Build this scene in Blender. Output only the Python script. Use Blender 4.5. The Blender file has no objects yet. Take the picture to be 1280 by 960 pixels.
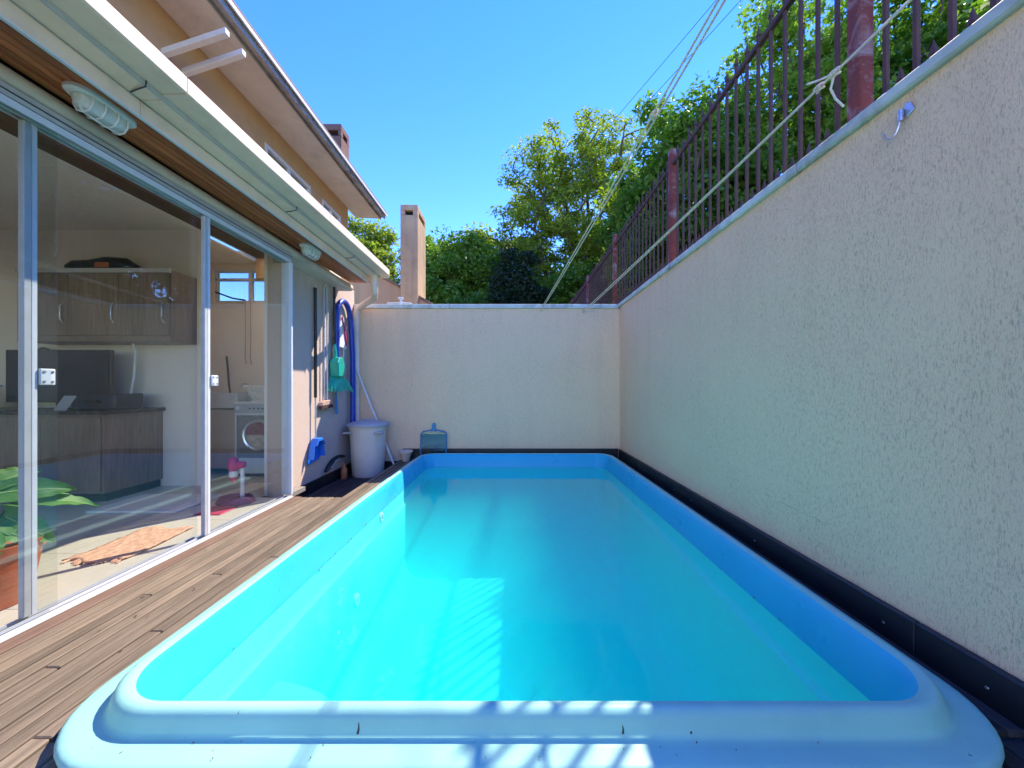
import bpy, bmesh, math, random
import numpy as np
from mathutils import Vector, Matrix
random.seed(7); RNG = np.random.default_rng(11)
S = bpy.context.scene
COL = S.collection
R = math.radians

# ------------------------------------------------------------------ camera, sky, sun, exposure
cam_d = bpy.data.cameras.new('camera'); cam = bpy.data.objects.new('camera', cam_d); COL.objects.link(cam)
cam.location = (0, 0, 1.05); cam.rotation_euler = (R(90), 0, 0)
cam_d.sensor_width = 36; cam_d.lens = 470 / 1280 * 36
cam_d.shift_x = -1 / 1280; cam_d.shift_y = 4 / 1280
cam_d.clip_start = 0.05; cam_d.clip_end = 2000
S.camera = cam
SUN = Vector((0.533, 0.60, 1.0)).normalized()          # direction towards the sun
W = bpy.data.worlds.new('World'); S.world = W; W.use_nodes = True
wn = W.node_tree; wn.nodes.clear()
sky = wn.nodes.new('ShaderNodeTexSky'); sky.sky_type = 'NISHITA'; sky.sun_disc = False
sky.sun_elevation = math.asin(SUN.z); sky.sun_rotation = math.atan2(SUN.x, SUN.y)
sky.altitude = 800; sky.air_density = 1.0; sky.dust_density = 0.0; sky.ozone_density = 4.0
bg = wn.nodes.new('ShaderNodeBackground'); bg.inputs['Strength'].default_value = 0.15
wo = wn.nodes.new('ShaderNodeOutputWorld')
hs_ = wn.nodes.new('ShaderNodeHueSaturation'); hs_.inputs['Saturation'].default_value = 1.3; hs_.inputs['Hue'].default_value = 0.525
wn.links.new(sky.outputs[0], hs_.inputs['Color']); wn.links.new(hs_.outputs[0], bg.inputs[0]); wn.links.new(bg.outputs[0], wo.inputs[0])
sl = bpy.data.lights.new('sun', 'SUN'); sl.energy = 2.0; sl.angle = R(0.53); sl.color = (1.0, 0.89, 0.73)
so = bpy.data.objects.new('sun', sl); COL.objects.link(so)
so.rotation_euler = (-SUN).to_track_quat('-Z', 'Y').to_euler(); so.location = (10, 10, 20)
S.view_settings.view_transform = 'Standard'; S.view_settings.look = 'None'
S.view_settings.exposure = 2.25; S.view_settings.gamma = 1.0
S.render.resolution_x = 1024; S.render.resolution_y = 768
S.render.engine = 'CYCLES'
S.cycles.volume_bounces = 4; S.cycles.max_bounces = 14; S.cycles.transparent_max_bounces = 24; S.cycles.diffuse_bounces = 6
S.cycles.caustics_reflective = False; S.cycles.caustics_refractive = False

# ------------------------------------------------------------------ materials
def _n(nt, t, **kw):
    n = nt.nodes.new(t)
    for k, v in kw.items():
        if k in n.inputs: n.inputs[k].default_value = v
        else: setattr(n, k, v)
    return n
def mth(nt, op, a, b=None, c=None):
    n = nt.nodes.new('ShaderNodeMath'); n.operation = op
    for i, v in enumerate((a, b, c)):
        if v is None: continue
        if isinstance(v, (int, float)): n.inputs[i].default_value = v
        else: nt.links.new(v, n.inputs[i])
    return n.outputs[0]
def mixc(nt, f, a, b, blend='MIX'):
    n = nt.nodes.new('ShaderNodeMix'); n.data_type = 'RGBA'; n.blend_type = blend
    for sock, v in ((n.inputs[0], f), (n.inputs[6], a), (n.inputs[7], b)):
        if isinstance(v, (int, float)): sock.default_value = v
        elif isinstance(v, tuple): sock.default_value = (*v[:3], 1)
        else: nt.links.new(v, sock)
    return n.outputs[2]
def ramp(nt, f, a, b, va=0.0, vb=1.0):
    n = nt.nodes.new('ShaderNodeMapRange'); n.inputs[1].default_value = a; n.inputs[2].default_value = b
    n.inputs[3].default_value = va; n.inputs[4].default_value = vb
    nt.links.new(f, n.inputs[0]); return n.outputs[0]
def coords(nt, scale=(1, 1, 1), rnd=False):
    tc = nt.nodes.new('ShaderNodeTexCoord'); mp = nt.nodes.new('ShaderNodeMapping')
    mp.inputs['Scale'].default_value = scale
    nt.links.new(tc.outputs['Object'], mp.inputs[0])
    if not rnd: return mp.outputs[0]
    oi = nt.nodes.new('ShaderNodeObjectInfo'); v = nt.nodes.new('ShaderNodeVectorMath'); v.operation = 'MULTIPLY_ADD'
    cb = nt.nodes.new('ShaderNodeCombineXYZ')
    for i in range(3): nt.links.new(oi.outputs['Random'], cb.inputs[i])
    nt.links.new(cb.outputs[0], v.inputs[0]); v.inputs[1].default_value = (37, 53, 71); nt.links.new(mp.outputs[0], v.inputs[2])
    return v.outputs[0]
def noise(nt, vec, scale, detail=4, rough=0.6, dist=0):
    n = nt.nodes.new('ShaderNodeTexNoise'); n.inputs['Scale'].default_value = scale
    n.inputs['Detail'].default_value = detail; n.inputs['Roughness'].default_value = rough; n.inputs['Distortion'].default_value = dist
    nt.links.new(vec, n.inputs['Vector']); return n.outputs[0]
def bump(nt, h, strength, dist, nrm=None):
    b = nt.nodes.new('ShaderNodeBump'); b.inputs['Strength'].default_value = strength; b.inputs['Distance'].default_value = dist
    nt.links.new(h, b.inputs['Height'])
    if nrm: nt.links.new(nrm, b.inputs['Normal'])
    return b.outputs[0]
def base(name):
    m = bpy.data.materials.new(name); m.use_nodes = True; nt = m.node_tree
    return m, nt, nt.nodes['Principled BSDF']
def mat(name, col, rough=0.5, var=0.12, scale=6, metal=0.0, bmp=0.0, bscale=60, spec=0.5, rnd=0.0, stretch=(1, 1, 1), dirt=None, dirtf=0.0, specks=0.0):
    """plain surface: base colour with soft uneven wear, optional fine relief and dirt patches"""
    m, nt, p = base(name)
    v = coords(nt, stretch, rnd > 0)
    n1 = noise(nt, v, scale, 5); f = ramp(nt, n1, 0.3, 0.7, 0, 1)
    dark = tuple(c * (1 - var) for c in col); lite = tuple(min(1, c * (1 + var * 0.6)) for c in col)
    c = mixc(nt, f, dark, lite)
    if dirt:
        n2 = noise(nt, coords(nt), scale * 0.45 + 1.1, 7, 0.7, 0.6)
        c = mixc(nt, ramp(nt, n2, 0.5, 0.72, 0, dirtf), c, dirt)
    if specks:
        n3 = noise(nt, coords(nt), 48, 2, 0.5); n4 = noise(nt, coords(nt), 1.3, 6, 0.65, 0.8)
        c = mixc(nt, ramp(nt, n4, 0.45, 0.7, 0, 0.35), c, tuple(min(1, x * 1.18 + 0.05) for x in col))
        c = mixc(nt, ramp(nt, n3, specks, specks + 0.03, 0, 0.85), c, (0.07, 0.06, 0.05))
    if rnd > 0:
        oi = nt.nodes.new('ShaderNodeObjectInfo')
        hs = nt.nodes.new('ShaderNodeHueSaturation'); nt.links.new(c, hs.inputs['Color'])
        nt.links.new(ramp(nt, oi.outputs['Random'], 0, 1, 1 - rnd, 1 + rnd), hs.inputs['Value']); c = hs.outputs[0]
    nt.links.new(c, p.inputs['Base Color'])
    nt.links.new(ramp(nt, n1, 0.3, 0.7, max(0, rough - 0.08), min(1, rough + 0.08)), p.inputs['Roughness'])
    p.inputs['Metallic'].default_value = metal; p.inputs['Specular IOR Level'].default_value = spec
    if bmp: nt.links.new(bump(nt, noise(nt, v, bscale, 6), bmp, 0.004), p.inputs['Normal'])
    return m
def stucco(name, col, groove, stain, st=0.35):
    """combed plaster: short vertical scratches, patchy ageing"""
    m, nt, p = base(name)
    v = coords(nt, (1, 1, 0.24)); g = noise(nt, v, 185, 4, 0.6, 0.7)
    v2 = coords(nt, (1, 1, 0.5)); g2 = noise(nt, v2, 260, 4, 0.7)
    big = noise(nt, coords(nt), 0.9, 6, 0.62, 0.4); run = noise(nt, coords(nt, (1, 1, 0.12)), 5, 6, 0.65)
    g3 = noise(nt, coords(nt, (1, 1, 0.3)), 270, 3, 0.6, 0.4); patch = ramp(nt, noise(nt, coords(nt), 1.7, 5, 0.6, 0.3), 0.32, 0.68, 0.5, 1.0)
    gm = mth(nt, 'MULTIPLY', mth(nt, 'MAXIMUM', ramp(nt, g, 0.54, 0.67, 0, 1), ramp(nt, g3, 0.56, 0.70, 0, 0.8)), patch)
    sx = nt.nodes.new('ShaderNodeSeparateXYZ'); nt.links.new(coords(nt), sx.inputs[0])
    drip = mth(nt, 'MULTIPLY', ramp(nt, noise(nt, coords(nt, (1, 1, 0.05)), 9, 4, 0.6), 0.52, 0.72, 0, 0.22), ramp(nt, mth(nt, 'ADD', sx.outputs[2], mth(nt, 'MULTIPLY', noise(nt, coords(nt, (1, 1, 0.0)), 6, 3), 0.9)), 2.2, 2.9, 0, 1))
    c = mixc(nt, ramp(nt, big, 0.35, 0.7, 0, st), col, stain)
    c = mixc(nt, ramp(nt, run, 0.5, 0.8, 0, st * 0.8), c, tuple(x * 0.72 for x in stain))
    c = mixc(nt, drip, c, tuple(x * 0.55 for x in stain))
    c = mixc(nt, mth(nt, 'MULTIPLY', gm, 0.62), c, groove)
    c = mixc(nt, ramp(nt, g2, 0.4, 0.75, 0, 0.16), c, tuple(x * 0.6 for x in col))
    nt.links.new(c, p.inputs['Base Color']); p.inputs['Roughness'].default_value = 0.92; p.inputs['Specular IOR Level'].default_value = 0.2
    h = mth(nt, 'SUBTRACT', mth(nt, 'MULTIPLY', g2, 0.5), mth(nt, 'MULTIPLY', gm, 0.9))
    nt.links.new(bump(nt, h, 0.5, 0.004), p.inputs['Normal'])
    return m
def wood(name, a, b, rough=0.75, along='y', rnd=0.3, grain=1.0):
    m, nt, p = base(name)
    sc = {'y': (1, 0.05, 1), 'z': (1, 1, 0.06), 'x': (0.05, 1, 1)}[along]
    v = coords(nt, sc, True)
    g = noise(nt, v, 75 * grain, 6, 0.65, 0.4); w = noise(nt, coords(nt, tuple(0.25 + s * 0.75 for s in sc), True), 5, 5, 0.65)
    c = mixc(nt, ramp(nt, g, 0.32, 0.7), a, b)
    c = mixc(nt, ramp(nt, w, 0.45, 0.75, 0, 0.5), c, tuple(x * 0.55 for x in a))
    oi = nt.nodes.new('ShaderNodeObjectInfo'); hs = nt.nodes.new('ShaderNodeHueSaturation'); nt.links.new(c, hs.inputs['Color'])
    nt.links.new(ramp(nt, oi.outputs['Random'], 0, 1, 1 - rnd, 1 + rnd), hs.inputs['Value'])
    nt.links.new(hs.outputs[0], p.inputs['Base Color']); p.inputs['Roughness'].default_value = rough; p.inputs['Specular IOR Level'].default_value = 0.3
    nt.links.new(bump(nt, g, 0.5, 0.003), p.inputs['Normal'])
    return m
def schlick(nt, f0, nrm=None):
    lw = nt.nodes.new('ShaderNodeLayerWeight'); lw.inputs['Blend'].default_value = 0.5
    if nrm: nt.links.new(nrm, lw.inputs['Normal'])
    return mth(nt, 'MULTIPLY_ADD', mth(nt, 'POWER', lw.outputs['Facing'], 5), 1 - f0, f0)
def clear(name, tint, f0, wave=None, dust=None):
    """clear sheet: passes light through with a tint, mirrors by Fresnel"""
    m = bpy.data.materials.new(name); m.use_nodes = True; nt = m.node_tree; nt.nodes.clear()
    out = nt.nodes.new('ShaderNodeOutputMaterial'); t = nt.nodes.new('ShaderNodeBsdfTransparent'); t.inputs[0].default_value = (*tint, 1)
    g = nt.nodes.new('ShaderNodeBsdfGlossy'); g.inputs['Roughness'].default_value = 0.0; mx = nt.nodes.new('ShaderNodeMixShader')
    nrm = None
    if wave:
        nrm = bump(nt, noise(nt, coords(nt), wave[0], 3, 0.5), wave[1], wave[2]); nt.links.new(nrm, g.inputs['Normal'])
    nt.links.new(schlick(nt, f0), mx.inputs[0]); nt.links.new(t.outputs[0], mx.inputs[1]); nt.links.new(g.outputs[0], mx.inputs[2])
    last = mx.outputs[0]
    if dust:
        d = nt.nodes.new('ShaderNodeBsdfDiffuse'); d.inputs[0].default_value = (0.6, 0.58, 0.55, 1); m2 = nt.nodes.new('ShaderNodeMixShader')
        n = noise(nt, coords(nt), 150, 2, 0.5); n2 = noise(nt, coords(nt), 3, 5, 0.6)
        nt.links.new(mth(nt, 'ADD', ramp(nt, n, 0.75, 0.8, 0, dust * 6), ramp(nt, n2, 0.4, 0.8, 0, dust)), m2.inputs[0])
        nt.links.new(last, m2.inputs[1]); nt.links.new(d.outputs[0], m2.inputs[2]); last = m2.outputs[0]
    nt.links.new(last, out.inputs[0])
    return m
def leafmat(name, a, b, tr=0.45, nsc=0.8):
    m = bpy.data.materials.new(name); m.use_nodes = True; nt = m.node_tree; nt.nodes.clear()
    out = nt.nodes.new('ShaderNodeOutputMaterial')
    at = nt.nodes.new('ShaderNodeAttribute'); at.attribute_name = 'rnd'
    n = noise(nt, coords(nt), nsc, 5, 0.7)
    f = mth(nt, 'ADD', mth(nt, 'MULTIPLY', at.outputs['Fac'], 0.6), ramp(nt, n, 0.3, 0.7, 0, 0.4))
    c = mixc(nt, f, a, b)
    d = nt.nodes.new('ShaderNodeBsdfPrincipled'); d.inputs['Roughness'].default_value = 0.5; d.inputs['Specular IOR Level'].default_value = 0.35
    t = nt.nodes.new('ShaderNodeBsdfTranslucent'); mx = nt.nodes.new('ShaderNodeMixShader'); mx.inputs[0].default_value = tr
    nt.links.new(c, d.inputs['Base Color'])
    nt.links.new(mixc(nt, 1.0, c, (1.0, 1.25, 0.35), 'MULTIPLY'), t.inputs[0])
    nt.links.new(d.outputs[0], mx.inputs[1]); nt.links.new(t.outputs[0], mx.inputs[2]); nt.links.new(mx.outputs[0], out.inputs[0])
    return m

M = {}
M['stucco'] = stucco('wall_stucco', (0.94, 0.65, 0.415), (0.35, 0.225, 0.14), (0.88, 0.61, 0.39), 0.3)
M['stucco_house'] = stucco('house_stucco', (0.66, 0.52, 0.42), (0.42, 0.32, 0.25), (0.60, 0.47, 0.37), 0.2)
M['coping'] = mat('coping_paint', (0.60, 0.64, 0.58), 0.8, 0.2, 4, bmp=0.4, bscale=40, dirt=(0.2, 0.2, 0.17), dirtf=0.8)
M['blackdirt'] = mat('crack_dirt', (0.40, 0.29, 0.21), 0.95, 0.3)
M['blackboard'] = mat('black_skirting', (0.012, 0.012, 0.016), 0.45, 0.3, 8, bmp=0.1)
M['deck'] = wood('deck_wood', (0.115, 0.088, 0.058), (0.25, 0.19, 0.128))
M['deck'].name = 'deck_wood'
M['deckshade'] = wood('shaded_deck_wood', (0.028, 0.022, 0.020), (0.065, 0.052, 0.046))  # deck wood darkened in colour for shade in the sunken corner and strips
M['deck_red'] = wood('deck_trim_wood', (0.11, 0.065, 0.045), (0.19, 0.12, 0.085))
M['soffit'] = wood('soffit_wood', (0.36, 0.085, 0.028), (0.60, 0.19, 0.065), 0.4)
_m = bpy.data.materials.new('added_translucent_sheet'); _m.use_nodes = True; _t = _m.node_tree; _t.nodes.clear(); M['added_rooflight'] = _m  # sheet added over the laundry corner to let light in
_o = _t.nodes.new('ShaderNodeOutputMaterial'); _a = _t.nodes.new('ShaderNodeBsdfTranslucent'); _b = _t.nodes.new('ShaderNodeBsdfDiffuse'); _x = _t.nodes.new('ShaderNodeMixShader'); _x.inputs[0].default_value = 0.08
_c = mixc(_t, ramp(_t, noise(_t, coords(_t), 4, 5), 0.3, 0.7), (0.82, 0.78, 0.70), (0.90, 0.86, 0.78)); _t.links.new(_c, _a.inputs[0]); _t.links.new(_c, _b.inputs[0])
_t.links.new(_a.outputs[0], _x.inputs[1]); _t.links.new(_b.outputs[0], _x.inputs[2]); _t.links.new(_x.outputs[0], _o.inputs[0])
M['concrete'] = mat('concrete', (0.30, 0.29, 0.27), 0.9, 0.2, 5, bmp=0.3)
M['earth'] = mat('earth_grass', (0.07, 0.085, 0.035), 0.95, 0.4, 2, bmp=0.5, bscale=20)
M['pool'] = mat('pool_gelcoat', (0.03, 0.45, 0.64), 0.32, 0.03, 3, spec=0.4, dirt=(0.04, 0.37, 0.55), dirtf=0.2)
M['basin'] = mat('basin_gelcoat', (0.18, 0.80, 0.66), 0.35, 0.02, 3, spec=0.3, dirt=(0.17, 0.74, 0.62), dirtf=0.15)
M['poolrim'] = mat('chalky_rim_gelcoat', (0.28, 0.56, 0.45), 0.42, 0.05, 3, spec=0.35, dirt=(0.21, 0.44, 0.38), dirtf=0.4, specks=0.755, bmp=0.03, bscale=25)
M['water'] = clear('pool_water', (0.75, 0.99, 1.0), 0.02, (9, 0.09, 0.02))
_nt = M['water'].node_tree; _ab = _nt.nodes.new('ShaderNodeVolumeAbsorption'); _ab.inputs['Color'].default_value = (0.0, 0.985, 0.985, 1); _ab.inputs['Density'].default_value = 0.95
_sc = _nt.nodes.new('ShaderNodeVolumeScatter'); _sc.inputs['Color'].default_value = (0.04, 1.0, 0.88, 1); _sc.inputs['Density'].default_value = 0.5
_ad = _nt.nodes.new('ShaderNodeAddShader'); _nt.links.new(_ab.outputs[0], _ad.inputs[0]); _nt.links.new(_sc.outputs[0], _ad.inputs[1])
_nt.links.new(_ad.outputs[0], [n for n in _nt.nodes if n.type == 'OUTPUT_MATERIAL'][0].inputs['Volume'])
M['glass'] = clear('door_glass', (0.955, 0.975, 0.965), 0.062, None, 0.012)
M['pane'] = clear('window_glass', (0.8, 0.85, 0.83), 0.06, None, 0.02)
M['alu'] = mat('white_aluminium', (0.72, 0.74, 0.76), 0.35, 0.06, 8, spec=0.5)
M['trackgrey'] = mat('grey_aluminium', (0.50, 0.50, 0.50), 0.4, 0.1, 12)
M['steel'] = mat('brushed_steel', (0.6, 0.6, 0.6), 0.3, 0.1, 20, metal=0.9)
M['beige'] = mat('beige_paint', (0.66, 0.55, 0.44), 0.6, 0.08, 4, bmp=0.1, dirt=(0.3, 0.26, 0.22), dirtf=0.4)
M['gutter'] = mat('gutter_paint', (0.92, 0.71, 0.56), 0.55, 0.07, 5, bmp=0.08, dirt=(0.62, 0.48, 0.38), dirtf=0.5)
M['ochre'] = mat('ochre_wall', (0.62, 0.385, 0.19), 0.9, 0.08, 3, bmp=0.25, bscale=70, dirt=(0.33, 0.22, 0.12), dirtf=0.25)
M['white_soffit'] = mat('eave_plaster', (0.74, 0.69, 0.61), 0.85, 0.1, 3, bmp=0.2, dirt=(0.46, 0.43, 0.38), dirtf=0.55)
M['greymetal'] = mat('grey_flashing', (0.46, 0.44, 0.41), 0.5, 0.2, 6, metal=0.3, dirt=(0.14, 0.11, 0.09), dirtf=0.7)
M['rooftile'] = mat('roof_tile', (0.22, 0.16, 0.13), 0.85, 0.3, 6, bmp=0.4)
M['tan'] = stucco('neighbour_plaster', (0.50, 0.35, 0.23), (0.36, 0.25, 0.16), (0.42, 0.29, 0.19))
M['chimney'] = stucco('chimney_plaster', (0.66, 0.47, 0.27), (0.25, 0.17, 0.13), (0.27, 0.20, 0.16), 0.7)
M['chimneydark'] = stucco('weathered_chimney_plaster', (0.26, 0.15, 0.11), (0.12, 0.07, 0.05), (0.14, 0.10, 0.08), 0.6)
M['soot'] = mat('soot', (0.01, 0.01, 0.01), 0.95, 0.2)
M['tile'] = mat('cream_floor_tile', (0.62, 0.57, 0.48), 0.35, 0.05, 3, rnd=0.04)
M['grout'] = mat('grout', (0.25, 0.22, 0.19), 0.9, 0.2)
M['inwall'] = mat('interior_paint', (0.86, 0.76, 0.64), 0.85, 0.04, 2)
M['inceil'] = wood('ceiling_wood', (0.10, 0.04, 0.025), (0.18, 0.075, 0.045), 0.5)
M['cab'] = wood('cabinet_laminate', (0.20, 0.145, 0.10), (0.33, 0.25, 0.18), 0.45, 'z', 0.12)
M['cabtrim'] = mat('cabinet_trim', (0.55, 0.53, 0.50), 0.4, 0.05)
M['counter'] = mat('dark_counter', (0.05, 0.045, 0.045), 0.25, 0.3, 30)
M['black'] = mat('black_plastic', (0.015, 0.015, 0.018), 0.4, 0.3, 12)
M['navy'] = mat('navy_plastic', (0.02, 0.025, 0.045), 0.35, 0.3, 12)
M['white'] = mat('white_plastic', (0.75, 0.75, 0.73), 0.4, 0.05)
M['appliance'] = mat('appliance_enamel', (0.66, 0.65, 0.62), 0.3, 0.04)
M['greyp'] = mat('grey_plastic', (0.42, 0.43, 0.45), 0.45, 0.08, 5, dirt=(0.3, 0.28, 0.26), dirtf=0.4)
M['binbody'] = mat('pale_bin_plastic', (0.66, 0.62, 0.55), 0.5, 0.06, 5, dirt=(0.48, 0.44, 0.38), dirtf=0.4)
M['greyrod'] = mat('grey_rod', (0.45, 0.47, 0.5), 0.4, 0.1)
M['hose'] = mat('blue_hose', (0.008, 0.05, 0.36), 0.35, 0.15, 20)
M['bluep'] = mat('blue_plastic', (0.02, 0.19, 0.75), 0.4, 0.12, 8)
M['bluenet'] = mat('blue_net_frame', (0.03, 0.22, 0.42), 0.45, 0.1)
M['mesh'] = clear('net_mesh', (0.55, 0.80, 0.90), 0.03, None, 0.12)
M['green'] = mat('green_plastic', (0.01, 0.38, 0.27), 0.4, 0.15, 20)
M['pinkwood'] = mat('worn_brush_wood', (0.5, 0.33, 0.25), 0.8, 0.2, 20)
M['bristle'] = mat('dark_bristle', (0.06, 0.03, 0.025), 0.9, 0.3, 60, bmp=0.5, bscale=200)
M['orange'] = mat('orange_plastic', (0.55, 0.17, 0.06), 0.45, 0.15)
M['terracotta'] = mat('terracotta_plastic', (0.55, 0.13, 0.05), 0.45, 0.12, 5)
M['soil'] = mat('potting_soil', (0.05, 0.035, 0.025), 0.95, 0.4, 40, bmp=0.6)
M['rug'] = mat('orange_rag_rug', (0.74, 0.42, 0.28), 0.95, 0.5, 60, bmp=0.8, bscale=120, stretch=(1, 0.4, 1))
M['greymat'] = mat('grey_board', (0.80, 0.77, 0.72), 0.5, 0.08)
M['purple'] = mat('purple_plastic', (0.16, 0.015, 0.13), 0.35, 0.1)
M['pink'] = mat('pink_plastic', (0.60, 0.05, 0.14), 0.35, 0.2, 14)
M['smoke'] = mat('smoked_door', (0.22, 0.21, 0.21), 0.25, 0.1)
M['laundry'] = mat('laundry', (0.30, 0.10, 0.12), 0.9, 0.5, 14)
M['laundry2'] = mat('laundry_light', (0.50, 0.40, 0.33), 0.9, 0.4, 14)
M['redpost'] = mat('faded_red_post', (0.22, 0.045, 0.03), 0.85, 0.3, 9, bmp=0.5, bscale=40, dirt=(0.42, 0.36, 0.36), dirtf=1.0)
M['rust'] = mat('rusty_iron', (0.105, 0.048, 0.036), 0.8, 0.35, 14, bmp=0.3)
M['rope'] = mat('clothes_rope', (0.80, 0.70, 0.54), 0.9, 0.2, 60, bmp=0.6, bscale=300)
M['bark'] = mat('bark', (0.085, 0.062, 0.045), 0.95, 0.4, 8, bmp=0.8, bscale=30)
M['wire'] = mat('wire', (0.06, 0.06, 0.07), 0.6, 0.1)
M['lampglass'] = mat('ribbed_lamp_glass', (0.60, 0.65, 0.63), 0.25, 0.06, 30)
M['leafA'] = leafmat('leaf_open_tree', (0.157, 0.225, 0.039), (0.392, 0.431, 0.078), 0.5)
M['leafB'] = leafmat('leaf_dense_green', (0.057, 0.147, 0.029), (0.195, 0.325, 0.057), 0.48)
M['leafC'] = leafmat('leaf_yellow_green', (0.162, 0.243, 0.025), (0.47, 0.487, 0.057), 0.5)
M['leafD'] = leafmat('leaf_dark_green', (0.014, 0.038, 0.024), (0.041, 0.081, 0.043), 0.25)
M['leafE'] = leafmat('leaf_mid_green', (0.09, 0.187, 0.032), (0.26, 0.382, 0.065), 0.48)
M['leafP'] = leafmat('potted_leaf', (0.04, 0.15, 0.03), (0.22, 0.42, 0.09), 0.3, 26)
M['midrib'] = mat('leaf_midrib', (0.30, 0.48, 0.14), 0.5, 0.15, 20)
M['litter'] = mat('dry_leaf_litter', (0.09, 0.06, 0.035), 0.9, 0.4, 30)

# ------------------------------------------------------------------ mesh helpers
ORG = {}
class MB:
    def __init__(s): s.v = []; s.f = []
    def add(s, vs, fs):
        o = len(s.v); s.v += [tuple(v) for v in vs]; s.f += [tuple(i + o for i in f) for f in fs]; return s
    def box(s, x0, x1, y0, y1, z0, z1):
        return s.add([(x0, y0, z0), (x1, y0, z0), (x1, y1, z0), (x0, y1, z0), (x0, y0, z1), (x1, y0, z1), (x1, y1, z1), (x0, y1, z1)],
                     [(0, 3, 2, 1), (4, 5, 6, 7), (0, 1, 5, 4), (1, 2, 6, 5), (2, 3, 7, 6), (3, 0, 4, 7)])
    def prism(s, poly, axis, a, b):
        """closed 2-D outline swept along an axis"""
        def p(u, w, t): return {'x': (t, u, w), 'y': (u, t, w), 'z': (u, w, t)}[axis]
        n = len(poly); vs = [p(u, w, a) for u, w in poly] + [p(u, w, b) for u, w in poly]
        return s.add(vs, [tuple(range(n))[::-1], tuple(range(n, 2 * n))] + [(i, (i + 1) % n, n + (i + 1) % n, n + i) for i in range(n)])
    def tube(s, pts, r, seg=8, caps=True, squash=None):
        pts = [Vector(p) for p in pts]; n = len(pts)
        rs = r if isinstance(r, (list, tuple)) else [r] * n
        t0 = (pts[1] - pts[0]).normalized(); up = Vector((0, 0, 1)) if abs(t0.z) < 0.9 else Vector((1, 0, 0))
        u = t0.cross(up).normalized(); vs = []
        for i, p in enumerate(pts):
            t = (pts[min(i + 1, n - 1)] - pts[max(i - 1, 0)]).normalized()
            u = (u - t * u.dot(t)).normalized(); w = t.cross(u)
            for k in range(seg):
                a = 2 * math.pi * k / seg
                vs.append(p + u * math.cos(a) * rs[i] + w * math.sin(a) * rs[i] * (squash or 1))
        fs = [(i * seg + k, i * seg + (k + 1) % seg, (i + 1) * seg + (k + 1) % seg, (i + 1) * seg + k) for i in range(n - 1) for k in range(seg)]
        if caps: fs += [tuple(range(seg))[::-1], tuple(range((n - 1) * seg, n * seg))]
        return s.add(vs, fs)
    def lathe(s, c, prof, seg=24, sx=1, sy=1, axis='z'):
        vs = []; n = len(prof)
        for r, h in prof:
            for k in range(seg):
                a = 2 * math.pi * k / seg; q = (r * math.cos(a) * sx, r * math.sin(a) * sy, h)
                if axis == 'x': q = (q[2], q[0], q[1])
                if axis == 'y': q = (q[0], q[2], q[1])
                vs.append((c[0] + q[0], c[1] + q[1], c[2] + q[2]))
        fs = [(i * seg + k, i * seg + (k + 1) % seg, (i + 1) * seg + (k + 1) % seg, (i + 1) * seg + k) for i in range(n - 1) for k in range(seg)]
        fs += [tuple(range(seg))[::-1], tuple(range((n - 1) * seg, n * seg))]
        return s.add(vs, fs)
    def build(s, name, m, parent=None, smooth=False, bevel=0.0, org=None, fix=True, segs=1):
        o3 = ORG.get(parent.name, (0, 0, 0)) if parent else (org or (0, 0, 0))
        me = bpy.data.meshes.new(name)
        me.from_pydata([(v[0] - o3[0], v[1] - o3[1], v[2] - o3[2]) for v in s.v], [], s.f)
        if fix:
            bm = bmesh.new(); bm.from_mesh(me); bmesh.ops.recalc_face_normals(bm, faces=bm.faces); bm.to_mesh(me); bm.free()
        me.materials.append(M[m] if isinstance(m, str) else m)
        if smooth:
            me.polygons.foreach_set('use_smooth', [True] * len(me.polygons))
            try: me.set_sharp_from_angle(angle=R(38))
            except Exception: pass
        o = bpy.data.objects.new(name, me); COL.objects.link(o)
        if parent: o.parent = parent
        else: o.location = o3
        ORG[o.name] = o3
        if bevel:
            b = o.modifiers.new('bevel', 'BEVEL'); b.width = bevel; b.segments = segs; b.limit_method = 'ANGLE'
        return o
def tag(o, label=None, cat=None, group=None, kind=None):
    for k, v in (('label', label), ('category', cat), ('group', group), ('kind', kind)):
        if v: o[k] = v
    return o
def thing(name, loc, label=None, cat=None, group=None, kind=None):
    o = bpy.data.objects.new(name, None); COL.objects.link(o); o.location = loc; o.empty_display_size = 0.1
    ORG[o.name] = tuple(loc); return tag(o, label, cat, group, kind)
def bx(*a): return MB().box(*a)
def arc(c, r, a0, a1, n, plane='xz', fixed=0):
    out = []
    for i in range(n + 1):
        a = R(a0 + (a1 - a0) * i / n); u, w = c[0] + r * math.cos(a), c[1] + r * math.sin(a)
        out.append({'xz': (u, fixed, w), 'yz': (fixed, u, w), 'xy': (u, w, fixed)}[plane])
    return out
def lerp(a, b, t): return tuple(x + (y - x) * t for x, y in zip(a, b))

# ------------------------------------------------------------------ the setting: ground and slab
tag(bx(-150, 150, -60, 250, -1.3, -1.0).build('ground', 'earth'), kind='structure')
PX0, PX1, PY0, PY1 = -1.385, 1.475, 0.975, 5.42       # outer edge of the pool flange
slab = MB()
slab.box(-6.2, PX0 + 0.16, -2.6, 3.60, -0.95, -0.05).box(-2.5, PX0 + 0.16, 3.602, 5.5, -0.95, -0.19)
slab.box(-6.2, -2.502, 3.602, 7.5, -0.95, -0.05)
slab.box(PX1 - 0.16, 1.568, -2.6, 5.5, -0.95, -0.025).box(PX0 + 0.162, PX1 - 0.162, -2.6, PY0 + 0.15, -0.95, -0.05).box(PX0 + 0.162, PX1 - 0.162, PY1 - 0.15, 5.5, -0.95, -0.025)
tag(slab.build('patio_slab', 'concrete'), kind='structure')

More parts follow.
